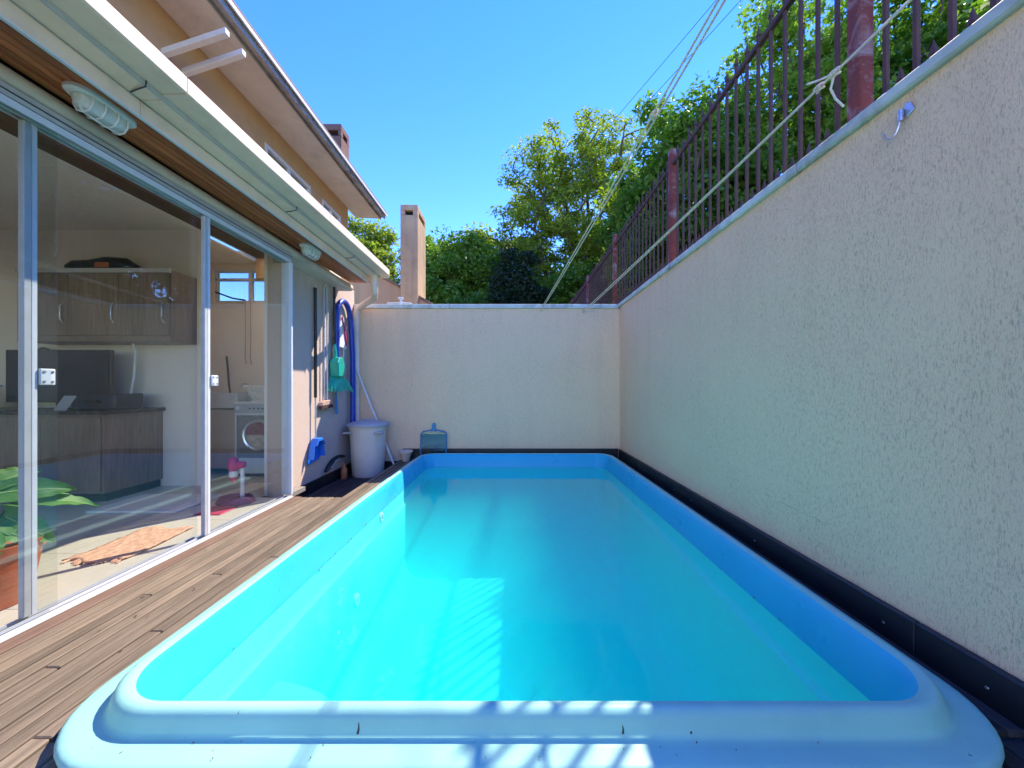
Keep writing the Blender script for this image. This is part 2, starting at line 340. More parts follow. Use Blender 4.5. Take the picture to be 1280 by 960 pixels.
# ------------------------------------------------------------------ deck boards
deck = bx(-2.06, -1.42, -2.5, 3.55, -0.048, -0.027).build('deck', 'soot'); tag(deck, kind='structure')
def board(x0, x1, y0, y1, z, m='deck', parent=deck):
    return bx(x0, x1, y0, y1, z - 0.024, z).build('board', m, parent, bevel=0.004)
NB = 10; bw = (PX0 + 0.01 + 2.015) / NB
board(-2.098, -2.018, -2.5, 3.60, 0.004, 'deck_red')
for i in range(NB):
    x0 = -2.015 + i * bw; x1 = x0 + bw - 0.0095
    last = i == NB - 1
    cut = -0.4 + 1.9 * ((i * 0.37) % 1) + 0.9
    far = 5.44 if x0 > -1.64 else 3.595
    a, b = random.uniform(-0.0015, 0.0015), random.uniform(-0.0015, 0.0015)
    board(x0, x1, -2.5, cut - 0.0015, a); board(x0, x1, cut + 0.0015, far, b)
i = 0; x = PX0 + 0.014
while x < 1.53:                                        # boards in front of the pool
    x1 = min(x + bw - 0.0045, 1.536)
    board(x, x1, -2.5, PY0 - 0.002 if x1 < 1.38 and x > -1.2 else PY0 + 0.14, 0.0, 'deckshade' if x > 1.1 else 'deck'); x += bw
for x0, x1 in ((PX1 - 0.06, PX1 + 0.008), (PX1 + 0.011, 1.536)): board(x0, x1, PY0 + 0.15, 5.44, 0.022, 'deckshade')
for y0, y1 in ((PY1 - 0.08, PY1 + 0.008), (PY1 + 0.011, 5.468)): board(PX0 - 0.16, PX1 - 0.065, y0, y1, 0.026, 'deckshade')
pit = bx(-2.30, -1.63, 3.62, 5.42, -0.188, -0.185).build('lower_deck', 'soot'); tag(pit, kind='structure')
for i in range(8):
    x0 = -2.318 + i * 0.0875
    board(x0, x0 + 0.082, 3.605, 5.47, -0.16, 'deckshade', pit)
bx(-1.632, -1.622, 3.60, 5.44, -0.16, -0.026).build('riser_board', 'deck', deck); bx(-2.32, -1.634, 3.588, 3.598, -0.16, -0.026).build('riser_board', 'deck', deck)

# ------------------------------------------------------------------ swimming pool
pool = thing('swimming_pool', (0.04, 3.2, 0), 'light blue fibreglass swimming pool with rounded raised rim', 'swimming pool')
def ring(inset, z, seg=10):
    x0, x1, y0, y1 = PX0 + inset, PX1 - inset, PY0 + inset, PY1 - inset
    r = max(0.30 - inset * 0.75, 0.13); out = []
    for cx, cy, a0 in ((x1 - r, y1 - r, 0), (x0 + r, y1 - r, 90), (x0 + r, y0 + r, 180), (x1 - r, y0 + r, 270)):
        for k in range(seg + 1):
            a = R(a0 + 90 * k / seg); out.append((cx + r * math.cos(a), cy + r * math.sin(a), z))
    return out
def loft(prof, cap=False):
    mb = MB(); rs = [ring(i, z) for i, z in prof]; n = len(rs[0])
    for r in rs: mb.v += r
    for i in range(len(rs) - 1):
        for k in range(n): mb.f.append((i * n + k, i * n + (k + 1) % n, (i + 1) * n + (k + 1) % n, (i + 1) * n + k))
    if cap: mb.f.append(tuple(range((len(rs) - 1) * n, len(rs) * n)))
    return mb
rimp = [(0.012, 0.006), (0.003, 0.02), (0, 0.034), (0.002, 0.044), (0.009, 0.051), (0.02, 0.0535), (0.06, 0.055), (0.078, 0.056), (0.086, 0.060),
        (0.092, 0.070), (0.0985, 0.094), (0.104, 0.108), (0.113, 0.1175), (0.124, 0.1205), (0.136, 0.119), (0.148, 0.113)]
bandp = [(0.148, 0.113), (0.158, 0.100), (0.166, 0.08), (0.182, 0.02), (0.2, -0.05), (0.202, -0.066)]
basp = [(0.202, -0.066), (0.206, -0.10), (0.216, -0.165), (0.224, -0.185), (0.240, -0.20), (0.262, -0.36), (0.30, -0.60), (0.32, -0.68), (0.36, -0.745), (0.42, -0.785), (0.50, -0.80)]
loft(rimp).build('rim', 'poolrim', pool, smooth=True)
loft(bandp).build('waterline_band', 'pool', pool, smooth=True)
loft(basp, True).build('basin', 'basin', pool, smooth=True)
stp = MB(); pr = [(0.0, -0.35), (0.62, -0.35), (0.65, -0.38), (0.68, -0.8)]; n = 14; c0 = (PX0 + 0.2, PY0 + 0.2)
for r, z in pr:
    for k in range(n + 1):
        a = R(90 * k / n); stp.v.append((c0[0] + r * math.cos(a), c0[1] + r * math.sin(a), z))
for i in range(3):
    for k in range(n): stp.f.append((i * (n + 1) + k, i * (n + 1) + k + 1, (i + 1) * (n + 1) + k + 1, (i + 1) * (n + 1) + k))
stp.build('step', 'basin', pool, smooth=True)
for y, z, ins in ((3.36, -0.115, 0.209), (2.66, -0.46, 0.278)):
    xw = PX0 + ins
    j = MB().lathe((xw, y, z), [(0.045, -0.01), (0.045, 0.006), (0.036, 0.013), (0.022, 0.013), (0.018, 0.004)], 20, axis='x').build('return_jet', 'white', pool, smooth=True)
    MB().lathe((xw, y, z), [(0.012, 0.0), (0.012, 0.016), (0.006, 0.018)], 12, axis='x').build('nozzle', 'greyp', j, smooth=True)
MB().lathe((-0.80, PY1 - 0.245, -0.26), [(0.03, 0.01), (0.03, -0.012), (0.02, -0.016)], 16, axis='y').build('vacuum_port', 'white', pool, smooth=True)
MB().lathe((0.05, 2.3, -0.80), [(0.09, -0.005), (0.09, 0.006), (0.07, 0.012)], 20).build('drain_cover', 'basin', pool, smooth=True)
wm = loft([(0.196, -0.06)] + [(i - 0.008, z - 0.004) for i, z in basp[1:]], True); wm.f.append(tuple(range(44)))
tag(wm.build('water', 'water'), kind='structure')

# ------------------------------------------------------------------ boundary walls
fw = thing('boundary_wall', (-0.4, 5.58, -0.2), 'low stucco wall across the far end of the pool', 'wall')
bx(-2.6, 1.566, 5.5, 5.66, -0.3, 2.2).build('wall', 'stucco', fw)
for a, b in ((-2.40, -0.92), (-0.917, 0.42), (0.423, 1.55)): bx(a, b, 5.478, 5.68, 2.201, 2.262).build('coping_stone', 'coping', fw, bevel=0.006)
bx(-1.6, 1.535, 5.47, 5.497, 0.0, 0.155).build('skirting_board', 'blackboard', fw, bevel=0.004)
bx(-2.31, -1.63, 5.475, 5.499, -0.16, -0.03).build('skirting_board', 'blackboard', fw, bevel=0.004)
rw = thing('boundary_wall', (1.68, 4, -0.2), 'long stucco side wall under the rusty fence', 'wall')
bx(1.568, 1.80, -2.6, 15, -1.0, 2.22).build('wall', 'stucco', rw)
y = -2.6
while y < 15:
    y1 = min(y + 1.55, 15); bx(1.542, 1.83, y, y1 - 0.003, 2.221, 2.275).build('coping_stone', 'coping', rw, bevel=0.008); y = y1
y = -2.6
while y < 5.46:
    y1 = min(y + 2.02, 5.466); k = bx(1.538, 1.566, y, y1 - 0.002, 0.0, 0.15).build('skirting_board', 'blackboard', rw, bevel=0.005)
    for q in (0.12, 0.95, 1.8):
        if y + q < y1 - 0.05: MB().lathe((1.538, y + q, 0.075), [(0.006, 0.001), (0.005, -0.002)], 8, axis='x').build('screw', 'steel', k)
    y = y1

def crack(y0, z0, y1, z1, n, amp):
    pts = []
    for i in range(n + 1):
        f = i / n; pts.append((1.5685, y0 + (y1 - y0) * f + random.uniform(-amp, amp), z0 + (z1 - z0) * f + random.uniform(-amp, amp)))
    MB().tube(pts, [0.0005 + 0.0009 * random.random() for _ in pts], 4).build('crack', 'blackdirt', rw)
crack(2.75, 0.40, 1.85, 0.36, 26, 0.012); crack(3.95, 1.9, 3.85, 1.25, 16, 0.010); crack(4.75, 1.75, 4.72, 1.35, 10, 0.008)
# ------------------------------------------------------------------ iron fence on the side wall
fen = thing('iron_fence', (1.69, 5, 2.275), 'rusty red iron railing with concrete posts above the side wall', 'fence')
XF = 1.69; posts = [-0.35, 1.83, 3.98, 6.2, 8.45, 10.7, 12.95]
pm = {}
def fpost(y):
    mb = MB(); w = 0.037
    prof = [(2.275, w), (3.50, w * 0.97), (3.54, w * 1.0), (3.56, w * 0.8)]
    for z, r in prof: mb.v += [(XF - r, y - r, z), (XF + r, y - r, z), (XF + r, y + r, z), (XF - r, y + r, z)]
    for i in range(3):
        for k in range(4): mb.f.append((i * 4 + k, i * 4 + (k + 1) % 4, i * 4 + 4 + (k + 1) % 4, i * 4 + 4 + k))
    mb.f.append((12, 13, 14, 15)); return mb.build('post', 'redpost', fen, bevel=0.006)
for y in posts: fpost(y)
for a, b in zip(posts[:-1], posts[1:]):
    for z in (2.315, 3.40): bx(XF - 0.017, XF + 0.017, a + 0.04, b - 0.04, z - 0.017, z + 0.017).build('rail', 'rust', fen, bevel=0.003)
bar = None; spk = None
for a, b in zip(posts[:-1], posts[1:]):
    n = round((b - a) / 0.128)
    for k in range(1, n):
        y = a + (b - a) * k / n
        if y < 0.7: continue
        if bar is None:
            r = 0.0085; mb = MB().box(XF - r, XF + r, -r, r, 2.335, 3.47)
            mb.add([(XF - r * 1.5, -r * 1.5, 3.471), (XF + r * 1.5, -r * 1.5, 3.471), (XF + r * 1.5, r * 1.5, 3.471), (XF - r * 1.5, r * 1.5, 3.471), (XF, 0, 3.545)], [(0, 1, 4), (1, 2, 4), (2, 3, 4), (3, 0, 4), (3, 2, 1, 0)])
            bar = mb.build('bar', 'rust', fen); o = bar
            # the shared mesh is drawn about y = 0, so each copy is only slid along the wall
        else: o = bar.copy(); COL.objects.link(o)
        o.location = (0, y, 0); o.rotation_euler = (random.uniform(-0.004, 0.004), 0, 0)
        ys = y + (b - a) / n / 2
        if k == n - 1: continue
        if spk is None:
            mb = MB().box(XF - 0.006, XF + 0.006, -0.006, 0.006, 2.335, 2.385)
            mb.add([(XF - 0.012, -0.012, 2.386), (XF + 0.012, -0.012, 2.386), (XF + 0.012, 0.012, 2.386), (XF - 0.012, 0.012, 2.386), (XF, 0, 2.45)], [(0, 1, 4), (1, 2, 4), (2, 3, 4), (3, 0, 4), (3, 2, 1, 0)])
            spk = mb.build('spear_point', 'rust', fen); o = spk
        else: o = spk.copy(); COL.objects.link(o)
        o.location = (0, ys, 0)

# ------------------------------------------------------------------ the house
house = thing('house', (-3.3, 3.5, 0), 'two-storey ochre house with glass sliding doors, pale gutter and timber soffit', 'house')
DX = -2.15
bx(-2.37, -2.32, 3.63, 5.499, -0.2, 2.46).build('wall', 'stucco_house', house)
bx(-2.319, -2.296, 3.66, 5.47, -0.159, -0.03).build('skirting_board', 'blackboard', house, bevel=0.004)
bx(-2.319, -2.20, 3.602, 3.655, -0.15, 2.24).build('jamb_wall', 'stucco_house', house)
bm_ = MB(); prof = [(-2.36, 2.328), (-2.15, 2.328), (-2.132, 2.338), (-2.122, 2.355), (-2.122, 2.385), (-2.135, 2.402), (-2.36, 2.402)]
bm_.prism(prof, 'y', -2.5, 5.0).build('lintel', 'beige', house, smooth=True)
# sliding doors: head and floor tracks
hd = MB().box(-2.20, -2.125, -2.5, 3.62, 2.275, 2.326).box(-2.20, -2.135, -2.5, 3.62, 2.2685, 2.2745).build('head_track', 'trackgrey', house, bevel=0.002)
for x in (-2.196, -2.160, -2.126): bx(x, x + 0.006, -2.5, 3.60, 2.236, 2.2680).build('rail', 'alu', hd)
for x in (-2.189, -2.153): bx(x, x + 0.026, -2.5, 3.60, 2.2600, 2.2680).build('rail', 'black', hd)
bx(-2.1245, -2.1215, -2.5, 3.62, 2.296, 2.3005).build('rail', 'black', hd)
tr = bx(-2.205, -2.100, -2.5, 3.60, -0.045, 0.006).build('floor_track', 'trackgrey', house, bevel=0.002)
for x in (-2.196, -2.156, -2.116): bx(x, x + 0.005, -2.5, 3.60, 0.0065, 0.022).build('rail', 'alu', tr)
for x in (-2.189, -2.149): bx(x, x + 0.030, -2.5, 3.60, 0.0065, 0.0095).build('rail', 'black', tr)
bx(-2.20, -2.105, 3.575, 3.60, 0.027, 2.235).build('door_jamb', 'alu', house, bevel=0.002)
ds = [-1.15, -0.2, 0.745, 1.69, 2.62, 3.575]
for i in range(5):
    a, b = ds[i], ds[i + 1]; xp = -2.172 if i % 2 else -2.135
    d = bx(xp - 0.015, xp + 0.012, a - 0.030, a - 0.0005, 0.027, 2.235).build('sliding_door', 'trackgrey', house, bevel=0.003)
    bx(xp - 0.012, xp + 0.012, a, a + 0.018, 0.027, 2.235).build('stile', 'alu', d)
    e = min(b + 0.07, 3.573) if xp > -2.15 else b - 0.036
    bx(xp - 0.004, xp + 0.004, a + 0.0185, e, 0.03, 2.232).build('pane', 'glass', d)
    lk = bx(xp + 0.0125, xp + 0.024, a + 0.02, a + 0.078, 1.06, 1.135).build('lock', 'alu', d, bevel=0.003)
    for yy in (a + 0.033, a + 0.065):
        for zz in (1.075, 1.12): MB().lathe((xp + 0.024, yy, zz), [(0.006, 0), (0.006, 0.002)], 8, axis='x').build('screw', 'steel', d)
# timber soffit under the lean-to roof
for k in range(6):
    x0 = -2.150 + k * 0.0462; bx(x0, x0 + 0.0395, -2.5, 4.96, 2.425, 2.437).build('soffit_board', 'soffit', house, bevel=0.004)
bx(-2.16, -1.872, -2.5, 4.96, 2.438, 2.445).build('soffit_backing', 'soot', house)
# gutter: fascia, stepped bottom and outer lip, in lengths
gp = [(-1.872, 2.405), (-1.862, 2.405), (-1.862, 2.485), (-1.762, 2.487), (-1.757, 2.515), (-1.64, 2.517), (-1.628, 2.522), (-1.628, 2.60), (-1.640, 2.60), (-1.640, 2.53), (-1.765, 2.528), (-1.770, 2.50), (-1.872, 2.50)]
for a, b in ((-2.5, 0.4), (0.4035, 1.88), (1.8835, 3.35), (3.3535, 4.96)):
    dz = random.uniform(-0.001, 0.001); MB().prism([(u, w + dz) for u, w in gp], 'y', a, b).build('gutter', 'gutter', house, bevel=0.002)
bx(-1.7605, -1.7545, -2.5, 4.958, 2.488, 2.5125).build('gutter_strip', 'trackgrey', house)
bx(-1.8615, -1.8575, -2.5, 4.958, 2.4795, 2.4845).build('gutter_seam', 'greymetal', house)
bx(-1.8745, -1.8585, -2.5, 4.96, 2.396, 2.4045).build('fascia_trim', 'alu', house)
bx(-1.862, -1.630, 4.9605, 4.966, 2.49, 2.60).build('gutter_end', 'gutter', house)
MB().prism([(-1.872, 2.52), (-1.66, 2.545), (-1.66, 2.575), (-3.40, 3.00), (-3.40, 2.94)], 'y', -2.5, 4.05).build('lean_to_roof', 'rooftile', house)
MB().prism([(-1.872, 2.52), (-1.66, 2.545), (-1.66, 2.575), (-2.40, 2.756), (-2.40, 2.70)], 'y', 4.051, 4.94).build('lean_to_roof', 'rooftile', house)
MB().add([(-2.401, 4.051, 2.738), (-2.401, 5.2, 2.738), (-3.30, 5.2, 2.96), (-3.30, 4.051, 2.96)], [(0, 1, 2, 3)]).build('added_roof_light', 'added_rooflight', house)  # unseen translucent sheet, added to brighten the laundry corner below
# bent wire brackets over the gutter
for yb, t in ((1.80, 0.004), (3.05, 0.004), (4.15, 0.004)):
    MB().tube([(-1.863, yb + 0.03, 2.486), (-1.800, yb, 2.476), (-1.748, yb - 0.01, 2.482), (-1.745, yb - 0.01, 2.510)], 0.0035, 5).build('wire_bracket', 'wire', house)
# downpipe: drop, offset back to the corner, then down the corner
dp = MB().tube([(-1.79, 4.86, 2.50), (-1.79, 4.86, 2.36), (-1.80, 4.90, 2.29), (-1.86, 5.05, 2.25), (-2.18, 5.40, 2.21), (-2.245, 5.432, 2.18), (-2.262, 5.437, 2.11), (-2.262, 5.437, -0.158)], 0.044, 14)
dp.build('downpipe', 'gutter', house, smooth=True)
MB().lathe((-1.79, 4.86, 2.36), [(0.05, 0), (0.05, 0.05)], 14).build('pipe_collar', 'gutter', house, smooth=True)
# interior shell
bx(-6.1, -6.0, -2.5, 4.1, 0, 2.9).build('interior_wall', 'inwall', house)
MB().box(-6.0, -5.4, -2.6, -2.5, -0.04, 2.9).box(-5.4, -2.2, -2.6, -2.5, 2.3, 2.9).build('interior_wall', 'inwall', house)
gw = MB().box(-5.4, -5.34, -2.58, -2.52, 0, 2.3).box(-3.83, -3.77, -2.58, -2.52, 0, 2.24).box(-2.26, -2.2, -2.58, -2.52, 0, 2.3).box(-5.34, -2.26, -2.58, -2.52, 2.24, 2.3).build('added_glazed_opening', 'alu', house)  # unseen glazed opening added behind the camera to light the room
bx(-5.34, -2.26, -2.556, -2.548, 0, 2.24).build('pane', 'glass', gw)
bx(-6.0, -3.30, 4.0, 4.1, 0, 2.9).build('interior_wall', 'inwall', house)
bw_ = MB().box(-4.6, -4.05, 5.1, 5.2, 0, 2.9).box(-3.10, -2.375, 5.1, 5.2, 0, 2.9).box(-4.05, -3.10, 5.1, 5.2, 0, 2.20).box(-4.05, -3.10, 5.1, 5.2, 2.64, 2.9)
bw_.build('interior_wall', 'inwall', house)
bx(-4.7, -4.6, 4.1, 5.2, 0, 2.9).build('interior_wall', 'inwall', house)
bx(-2.40, -2.371, 3.63, 5.099, 0, 2.9).build('interior_wall', 'inwall', house)
wf = MB().box(-4.05, -3.10, 5.11, 5.15, 2.20, 2.225).box(-4.05, -3.10, 5.11, 5.15, 2.61, 2.64).box(-4.05, -3.10, 5.11, 5.15, 2.495, 2.53)
wf.box(-4.05, -4.02, 5.11, 5.15, 2.225, 2.61).box(-3.13, -3.10, 5.11, 5.15, 2.225, 2.61).box(-3.59, -3.545, 5.105, 5.155, 2.225, 2.61)
w1 = wf.build('window', 'alu', house)
bx(-4.02, -3.13, 5.128, 5.132, 2.225, 2.61).build('pane', 'pane', w1)
MB().tube([(-4.0, 5.06, 2.33), (-3.75, 5.03, 2.24), (-3.60, 5.06, 2.22)], 0.012, 6).build('window_stay', 'black', w1)
for q in (-3.62, -3.55): MB().tube([(q, 5.09, 2.2), (q + 0.01, 5.08, 1.7), (q, 5.085, 1.46), (q + 0.015, 5.085, 1.36)], 0.006, 5).build('window_cord', 'pinkwood', w1)
bx(-6.0, -2.76, -2.5, 4.05, 2.72, 2.74).build('ceiling', 'inwall', house)
bx(-4.6, -3.43, 4.051, 5.1, 2.72, 2.74).build('ceiling', 'inwall', house)
for k in range(4):
    x0 = -2.76 + k * 0.1; bx(x0, x0 + 0.097, -2.5, 4.05, 2.44, 2.46).build('ceiling_board', 'inceil', house)
bx(-2.78, -2.761, -2.5, 4.05, 2.44, 2.719).build('ceiling_edge', 'inwall', house)
fl = bx(-6.0, -2.206, -2.5, 4.0, -0.049, -0.006).build('interior_floor', 'grout', house)
bx(-4.6, -2.41, 4.001, 5.1, -0.049, -0.006).build('interior_floor', 'grout', house)
for ix in range(6):
    for iy in range(13):
        x1 = -2.21 - ix * 0.6; y0 = -2.42 + iy * 0.6
        if y0 > 3.4 and x1 < -4.0: continue
        x0 = x1 - 0.596; yy = min(y0 + 0.596, 5.09)
        bx(max(x0, -5.99), x1 - (0.20 if y0 > 3.4 and ix == 0 else 0), y0, yy, -0.0055, 0.0).build('tile', 'tile', fl)
# upper storey
bx(-3.42, -3.30, -2.5, 5.0, 2.76, 4.66).build('upper_wall', 'ochre', house)
up2 = MB().box(-3.42, -3.30, 5.0, 7.53, 2.5, 3.25).box(-3.42, -3.30, 5.0, 7.53, 4.31, 4.66).box(-3.42, -3.30, 6.13, 6.5, 3.25, 4.31).box(-3.42, -3.30, 7.2, 7.53, 3.25, 4.31)
up2.build('upper_wall', 'ochre', house)
for a, b in ((5.0, 6.13), (6.5, 7.2)):
    mb = MB().box(-3.36, -3.29, a, a + 0.05, 3.25, 4.31).box(-3.36, -3.29, b - 0.05, b, 3.25, 4.31).box(-3.36, -3.29, a + 0.05, b - 0.05, 4.26, 4.31).box(-3.36, -3.29, a + 0.05, b - 0.05, 3.25, 3.30)
    mb.box(-3.35, -3.30, (a + b) / 2 - 0.025, (a + b) / 2 + 0.025, 3.30, 4.26)
    w = mb.build('window', 'alu', house)
    bx(-3.335, -3.329, a + 0.05, b - 0.05, 3.30, 4.26).build('pane', 'pane', w)
    bx(-3.40, -3.385, a + 0.05, b - 0.05, 3.30, 4.26).build('curtain', 'white', w)
MB().prism([(-3.301, 4.625), (-2.80, 4.60), (-2.80, 4.66), (-3.40, 4.70)], 'y', -2.5, 7.93).build('eave_soffit', 'white_soffit', house)
MB().prism([(-2.799, 4.585), (-2.785, 4.585), (-2.785, 4.63), (-2.72, 4.632), (-2.715, 4.60), (-2.70, 4.60), (-2.69, 4.69), (-2.799, 4.69)], 'y', -2.5, 7.95).build('eave_gutter', 'greymetal', house)
MB().prism([(-2.66, 4.695), (-2.66, 4.735), (-7.2, 6.42), (-7.2, 6.32)], 'y', -2.5, 7.98).build('roof', 'rooftile', house)
bx(-2.675, -2.658, -2.5, 7.985, 4.662, 4.70).build('roof_edge_trim', 'alu', house)
for yb, zb in ((3.55, 4.40), (3.77, 4.40)):
    mb = MB(); x0, x1, h = -3.3, -2.70, 0.028
    mb.add([(x0, yb - h, zb - 0.20 - h), (x1, yb - h, zb - h), (x1, yb + h, zb - h), (x0, yb + h, zb - 0.20 - h), (x0, yb - h, zb - 0.20 + h), (x1, yb - h, zb + h), (x1, yb + h, zb + h), (x0, yb + h, zb - 0.20 + h)],
           [(0, 3, 2, 1), (4, 5, 6, 7), (0, 1, 5, 4), (1, 2, 6, 5), (2, 3, 7, 6), (3, 0, 4, 7)])
    br = mb.build('bracket_arm', 'alu', house, bevel=0.003)
    bx(x1 + 0.001, x1 + 0.006, yb - h + 0.003, yb + h - 0.003, zb - h + 0.003, zb + h - 0.003).build('end_cap', 'white', br)
def chimney(parent, x0, x1, y0, y1, zb, zs0, zs1, zt, pw, pd, m):
    c = bx(x0, x1, y0, y1, zb, zs0).build('chimney', m, parent, bevel=0.01)
    for xa in ((x0, x0 + pw), (x1 - pw, x1)):
        for ya in ((y0, y0 + pd), (y1 - pd, y1)): bx(*xa, *ya, zs0, zs1).build('chimney_pier', m, c)
    bx(x0, x1, y0, y1, zs1, zt).build('chimney_cap', m, c, bevel=0.01)
    bx(x0 + 0.05, x1 - 0.05, y0 + 0.08, y1 - 0.08, zs0, zs1).build('flue', 'soot', c)
chimney(house, -3.65, -3.20, 7.0, 7.36, 4.7, 5.74, 5.84, 5.96, 0.05, 0.09, 'chimneydark')

# ------------------------------------------------------------------ neighbour's house beyond the far wall
nb = thing('neighbour_house', (-2.7, 10, -1.0), 'tan neighbouring house with sloping gable and tall plastered chimney', 'house')
MB().prism([(-3.6, -1.0), (-1.80, -1.0), (-1.80, 2.84), (-3.6, 3.83)], 'y', 8.05, 8.25).build('gable_wall', 'tan', nb)
MB().prism([(-3.6, -1.0), (-1.80, -1.0), (-1.80, 2.84), (-3.6, 3.83)], 'y', 8.252, 13).build('wall', 'tan', nb)
MB().prism([(-1.72, 2.80), (-1.72, 2.85), (-3.65, 3.915), (-3.65, 3.862)], 'y', 8.0, 13.1).build('roof', 'rooftile', nb)
chimney(nb, -2.37, -2.005, 7.92, 8.66, -1.0, 4.68, 4.78, 4.90, 0.095, 0.12, 'chimney')

# ------------------------------------------------------------------ wall lamps
def lamp(loc, label, cat='lamp'):
    x, y, z = loc; t = thing('bulkhead_lamp', loc, label, cat)
    L, w = 0.145, 0.062
    def oval(prof, name, m, par):
        mb = MB(); n = 28
        for s, h in prof:
            for k in range(n):
                a = 2 * math.pi * k / n; c, q = math.cos(a), math.sin(a)
                mb.v.append((x + w * s * math.copysign(abs(c) ** 0.7, c), y + L * (s + (s - 1) * -0.45 * 0) * math.copysign(abs(q) ** 0.7, q), z - h))
        for i in range(len(prof) - 1):
            for k in range(n): mb.f.append((i * n + k, i * n + (k + 1) % n, (i + 1) * n + (k + 1) % n, (i + 1) * n + k))
        mb.f.append(tuple(range(n))); mb.f.append(tuple(range((len(prof) - 1) * n, len(prof) * n)))
        return mb.build(name, m, par, smooth=True)
    oval([(1.0, 0), (1.0, 0.016), (0.94, 0.022), (0.86, 0.024)], 'base_plate', 'white', t)
    oval([(0.80, 0.022), (0.78, 0.045), (0.68, 0.07), (0.5, 0.082)], 'glass_cover', 'lampglass', t)
    for q in (-0.55, -0.2, 0.2, 0.55):
        yy = y + L * q; ww = w * (0.86 if abs(q) < 0.4 else 0.76)
        MB().tube([(x - ww, yy, z - 0.022), (x - ww * 0.95, yy, z - 0.055), (x - ww * 0.6, yy, z - 0.084), (x, yy, z - 0.091), (x + ww * 0.6, yy, z - 0.084), (x + ww * 0.95, yy, z - 0.055), (x + ww, yy, z - 0.022)], 0.004, 6).build('cage_bar', 'white', t, smooth=True)
    MB().tube([(x, y - L * 0.8, z - 0.03), (x, y - L * 0.6, z - 0.083), (x, y - L * 0.3, z - 0.093), (x, y + L * 0.3, z - 0.093), (x, y + L * 0.6, z - 0.083), (x, y + L * 0.8, z - 0.03)], 0.004, 6).build('cage_bar', 'white', t, smooth=True)
lamp((-2.0, 1.83, 2.424), 'white caged bulkhead lamp on the soffit above the potted plant door')
lamp((-2.0, 3.72, 2.424), 'white caged bulkhead lamp on the soffit beside the hanging brooms')

# ------------------------------------------------------------------ clotheslines, hooks, wires
def sagline(p, q, n, sag):
    return [tuple(Vector(p).lerp(Vector(q), i / n) - Vector((0, 0, sag * 4 * (i / n) * (1 - i / n)))) for i in range(n + 1)]
def eye(name, x, z, label):
    t = thing(name, (x, 5.5, z), label, 'hook', 'clothesline hooks')
    MB().tube([(x, 5.498, z + 0.03), (x, 5.47, z + 0.03)] + [(x, 5.462 + 0.012 * math.sin(R(a)), z + 0.012 + 0.018 * math.cos(R(a))) for a in range(0, 330, 30)], 0.0045, 6).build('hook', 'steel', t, smooth=True)
eye('wall_hook', 0.41, 2.165, 'small steel eye hook on the far wall holding the centre clothesline')
eye('wall_hook', 1.02, 2.135, 'small steel eye hook on the far wall holding the clothesline near the fence')
def knot(c, r, parent):
    mb = MB(); pts = []
    for i in range(40):
        a = i / 39 * 2 * math.pi * 2
        pts.append((c[0] + r * 0.8 * math.cos(a) * (1 + 0.3 * math.cos(1.5 * a)), c[1] + r * 2.0 * math.sin(1.5 * a) * 0.7, c[2] + r * 0.9 * math.sin(a)))
    mb.tube(pts, r * 0.42, 6).build('knot', 'rope', parent, smooth=True)
c1 = thing('clothesline', (0.41, 5.44, 2.18), 'pale double rope clothesline rising from the middle of the far wall', 'clothesline')
A, B = (0.41, 5.455, 2.185), (1.02, -0.7, 2.80)
MB().tube(sagline(A, B, 14, 0.02), 0.0058, 6).build('strand', 'rope', c1, smooth=True)
MB().tube(sagline((A[0] + 0.012, A[1], A[2] - 0.008), (B[0] + 0.02, B[1], B[2] + 0.0), 14, 0.032), 0.0058, 6).build('strand', 'rope', c1, smooth=True)
kp = Vector(A).lerp(Vector(B), 0.56); knot((kp.x + 0.004, kp.y, kp.z - 0.025), 0.016, c1)
c2 = thing('clothesline', (1.02, 5.44, 2.15), 'knotted double rope clothesline running beside the stucco side wall', 'clothesline')
A, B = (1.02, 5.455, 2.155), (1.46, 0.6, 2.46)
MB().tube(sagline(A, B, 12, 0.015), 0.005, 6).build('strand', 'rope', c2, smooth=True)
MB().tube(sagline((A[0] + 0.015, A[1], A[2] - 0.012), (B[0] + 0.004, B[1], B[2] + 0.018), 12, 0.024), 0.005, 6).build('strand', 'rope', c2, smooth=True)
kp = Vector(A).lerp(Vector(B), (5.455 - 1.6) / 4.855); kp.z -= 0.012
knot(kp, 0.013, c2); knot((kp.x - 0.008, kp.y + 0.07, kp.z - 0.006), 0.012, c2)
MB().tube([kp, (kp.x + 0.0, kp.y + 0.02, kp.z - 0.05), (kp.x + 0.012, kp.y + 0.01, kp.z - 0.10), (kp.x + 0.035, kp.y - 0.005, kp.z - 0.145)], 0.0045, 6).build('loose_end', 'rope', c2, smooth=True)
MB().tube([kp, (kp.x - 0.04, kp.y + 0.03, kp.z - 0.004), (kp.x - 0.085, kp.y + 0.04, kp.z - 0.014)], 0.0045, 6).build('loose_end', 'rope', c2, smooth=True)
t = thing('wall_hook', (1.565, 1.49, 2.12), 'galvanised plate with bent swing hook on the side wall', 'hook')
MB().prism([(1.462, 2.135), (1.475, 2.17), (1.495, 2.18), (1.505, 2.15), (1.49, 2.12)], 'x', 1.5605, 1.5675).build('plate', 'steel', t, bevel=0.001)
MB().lathe((1.550, 1.503, 2.135), [(0.010, -0.022), (0.010, 0.022)], 10).build('hinge_barrel', 'steel', t, smooth=True)
MB().tube([(1.550, 1.503, 2.15), (1.547, 1.507, 2.10), (1.542, 1.515, 2.07), (1.535, 1.528, 2.058), (1.527, 1.541, 2.066), (1.524, 1.547, 2.09)], 0.0042, 8).build('swing_hook', 'steel', t, smooth=True)
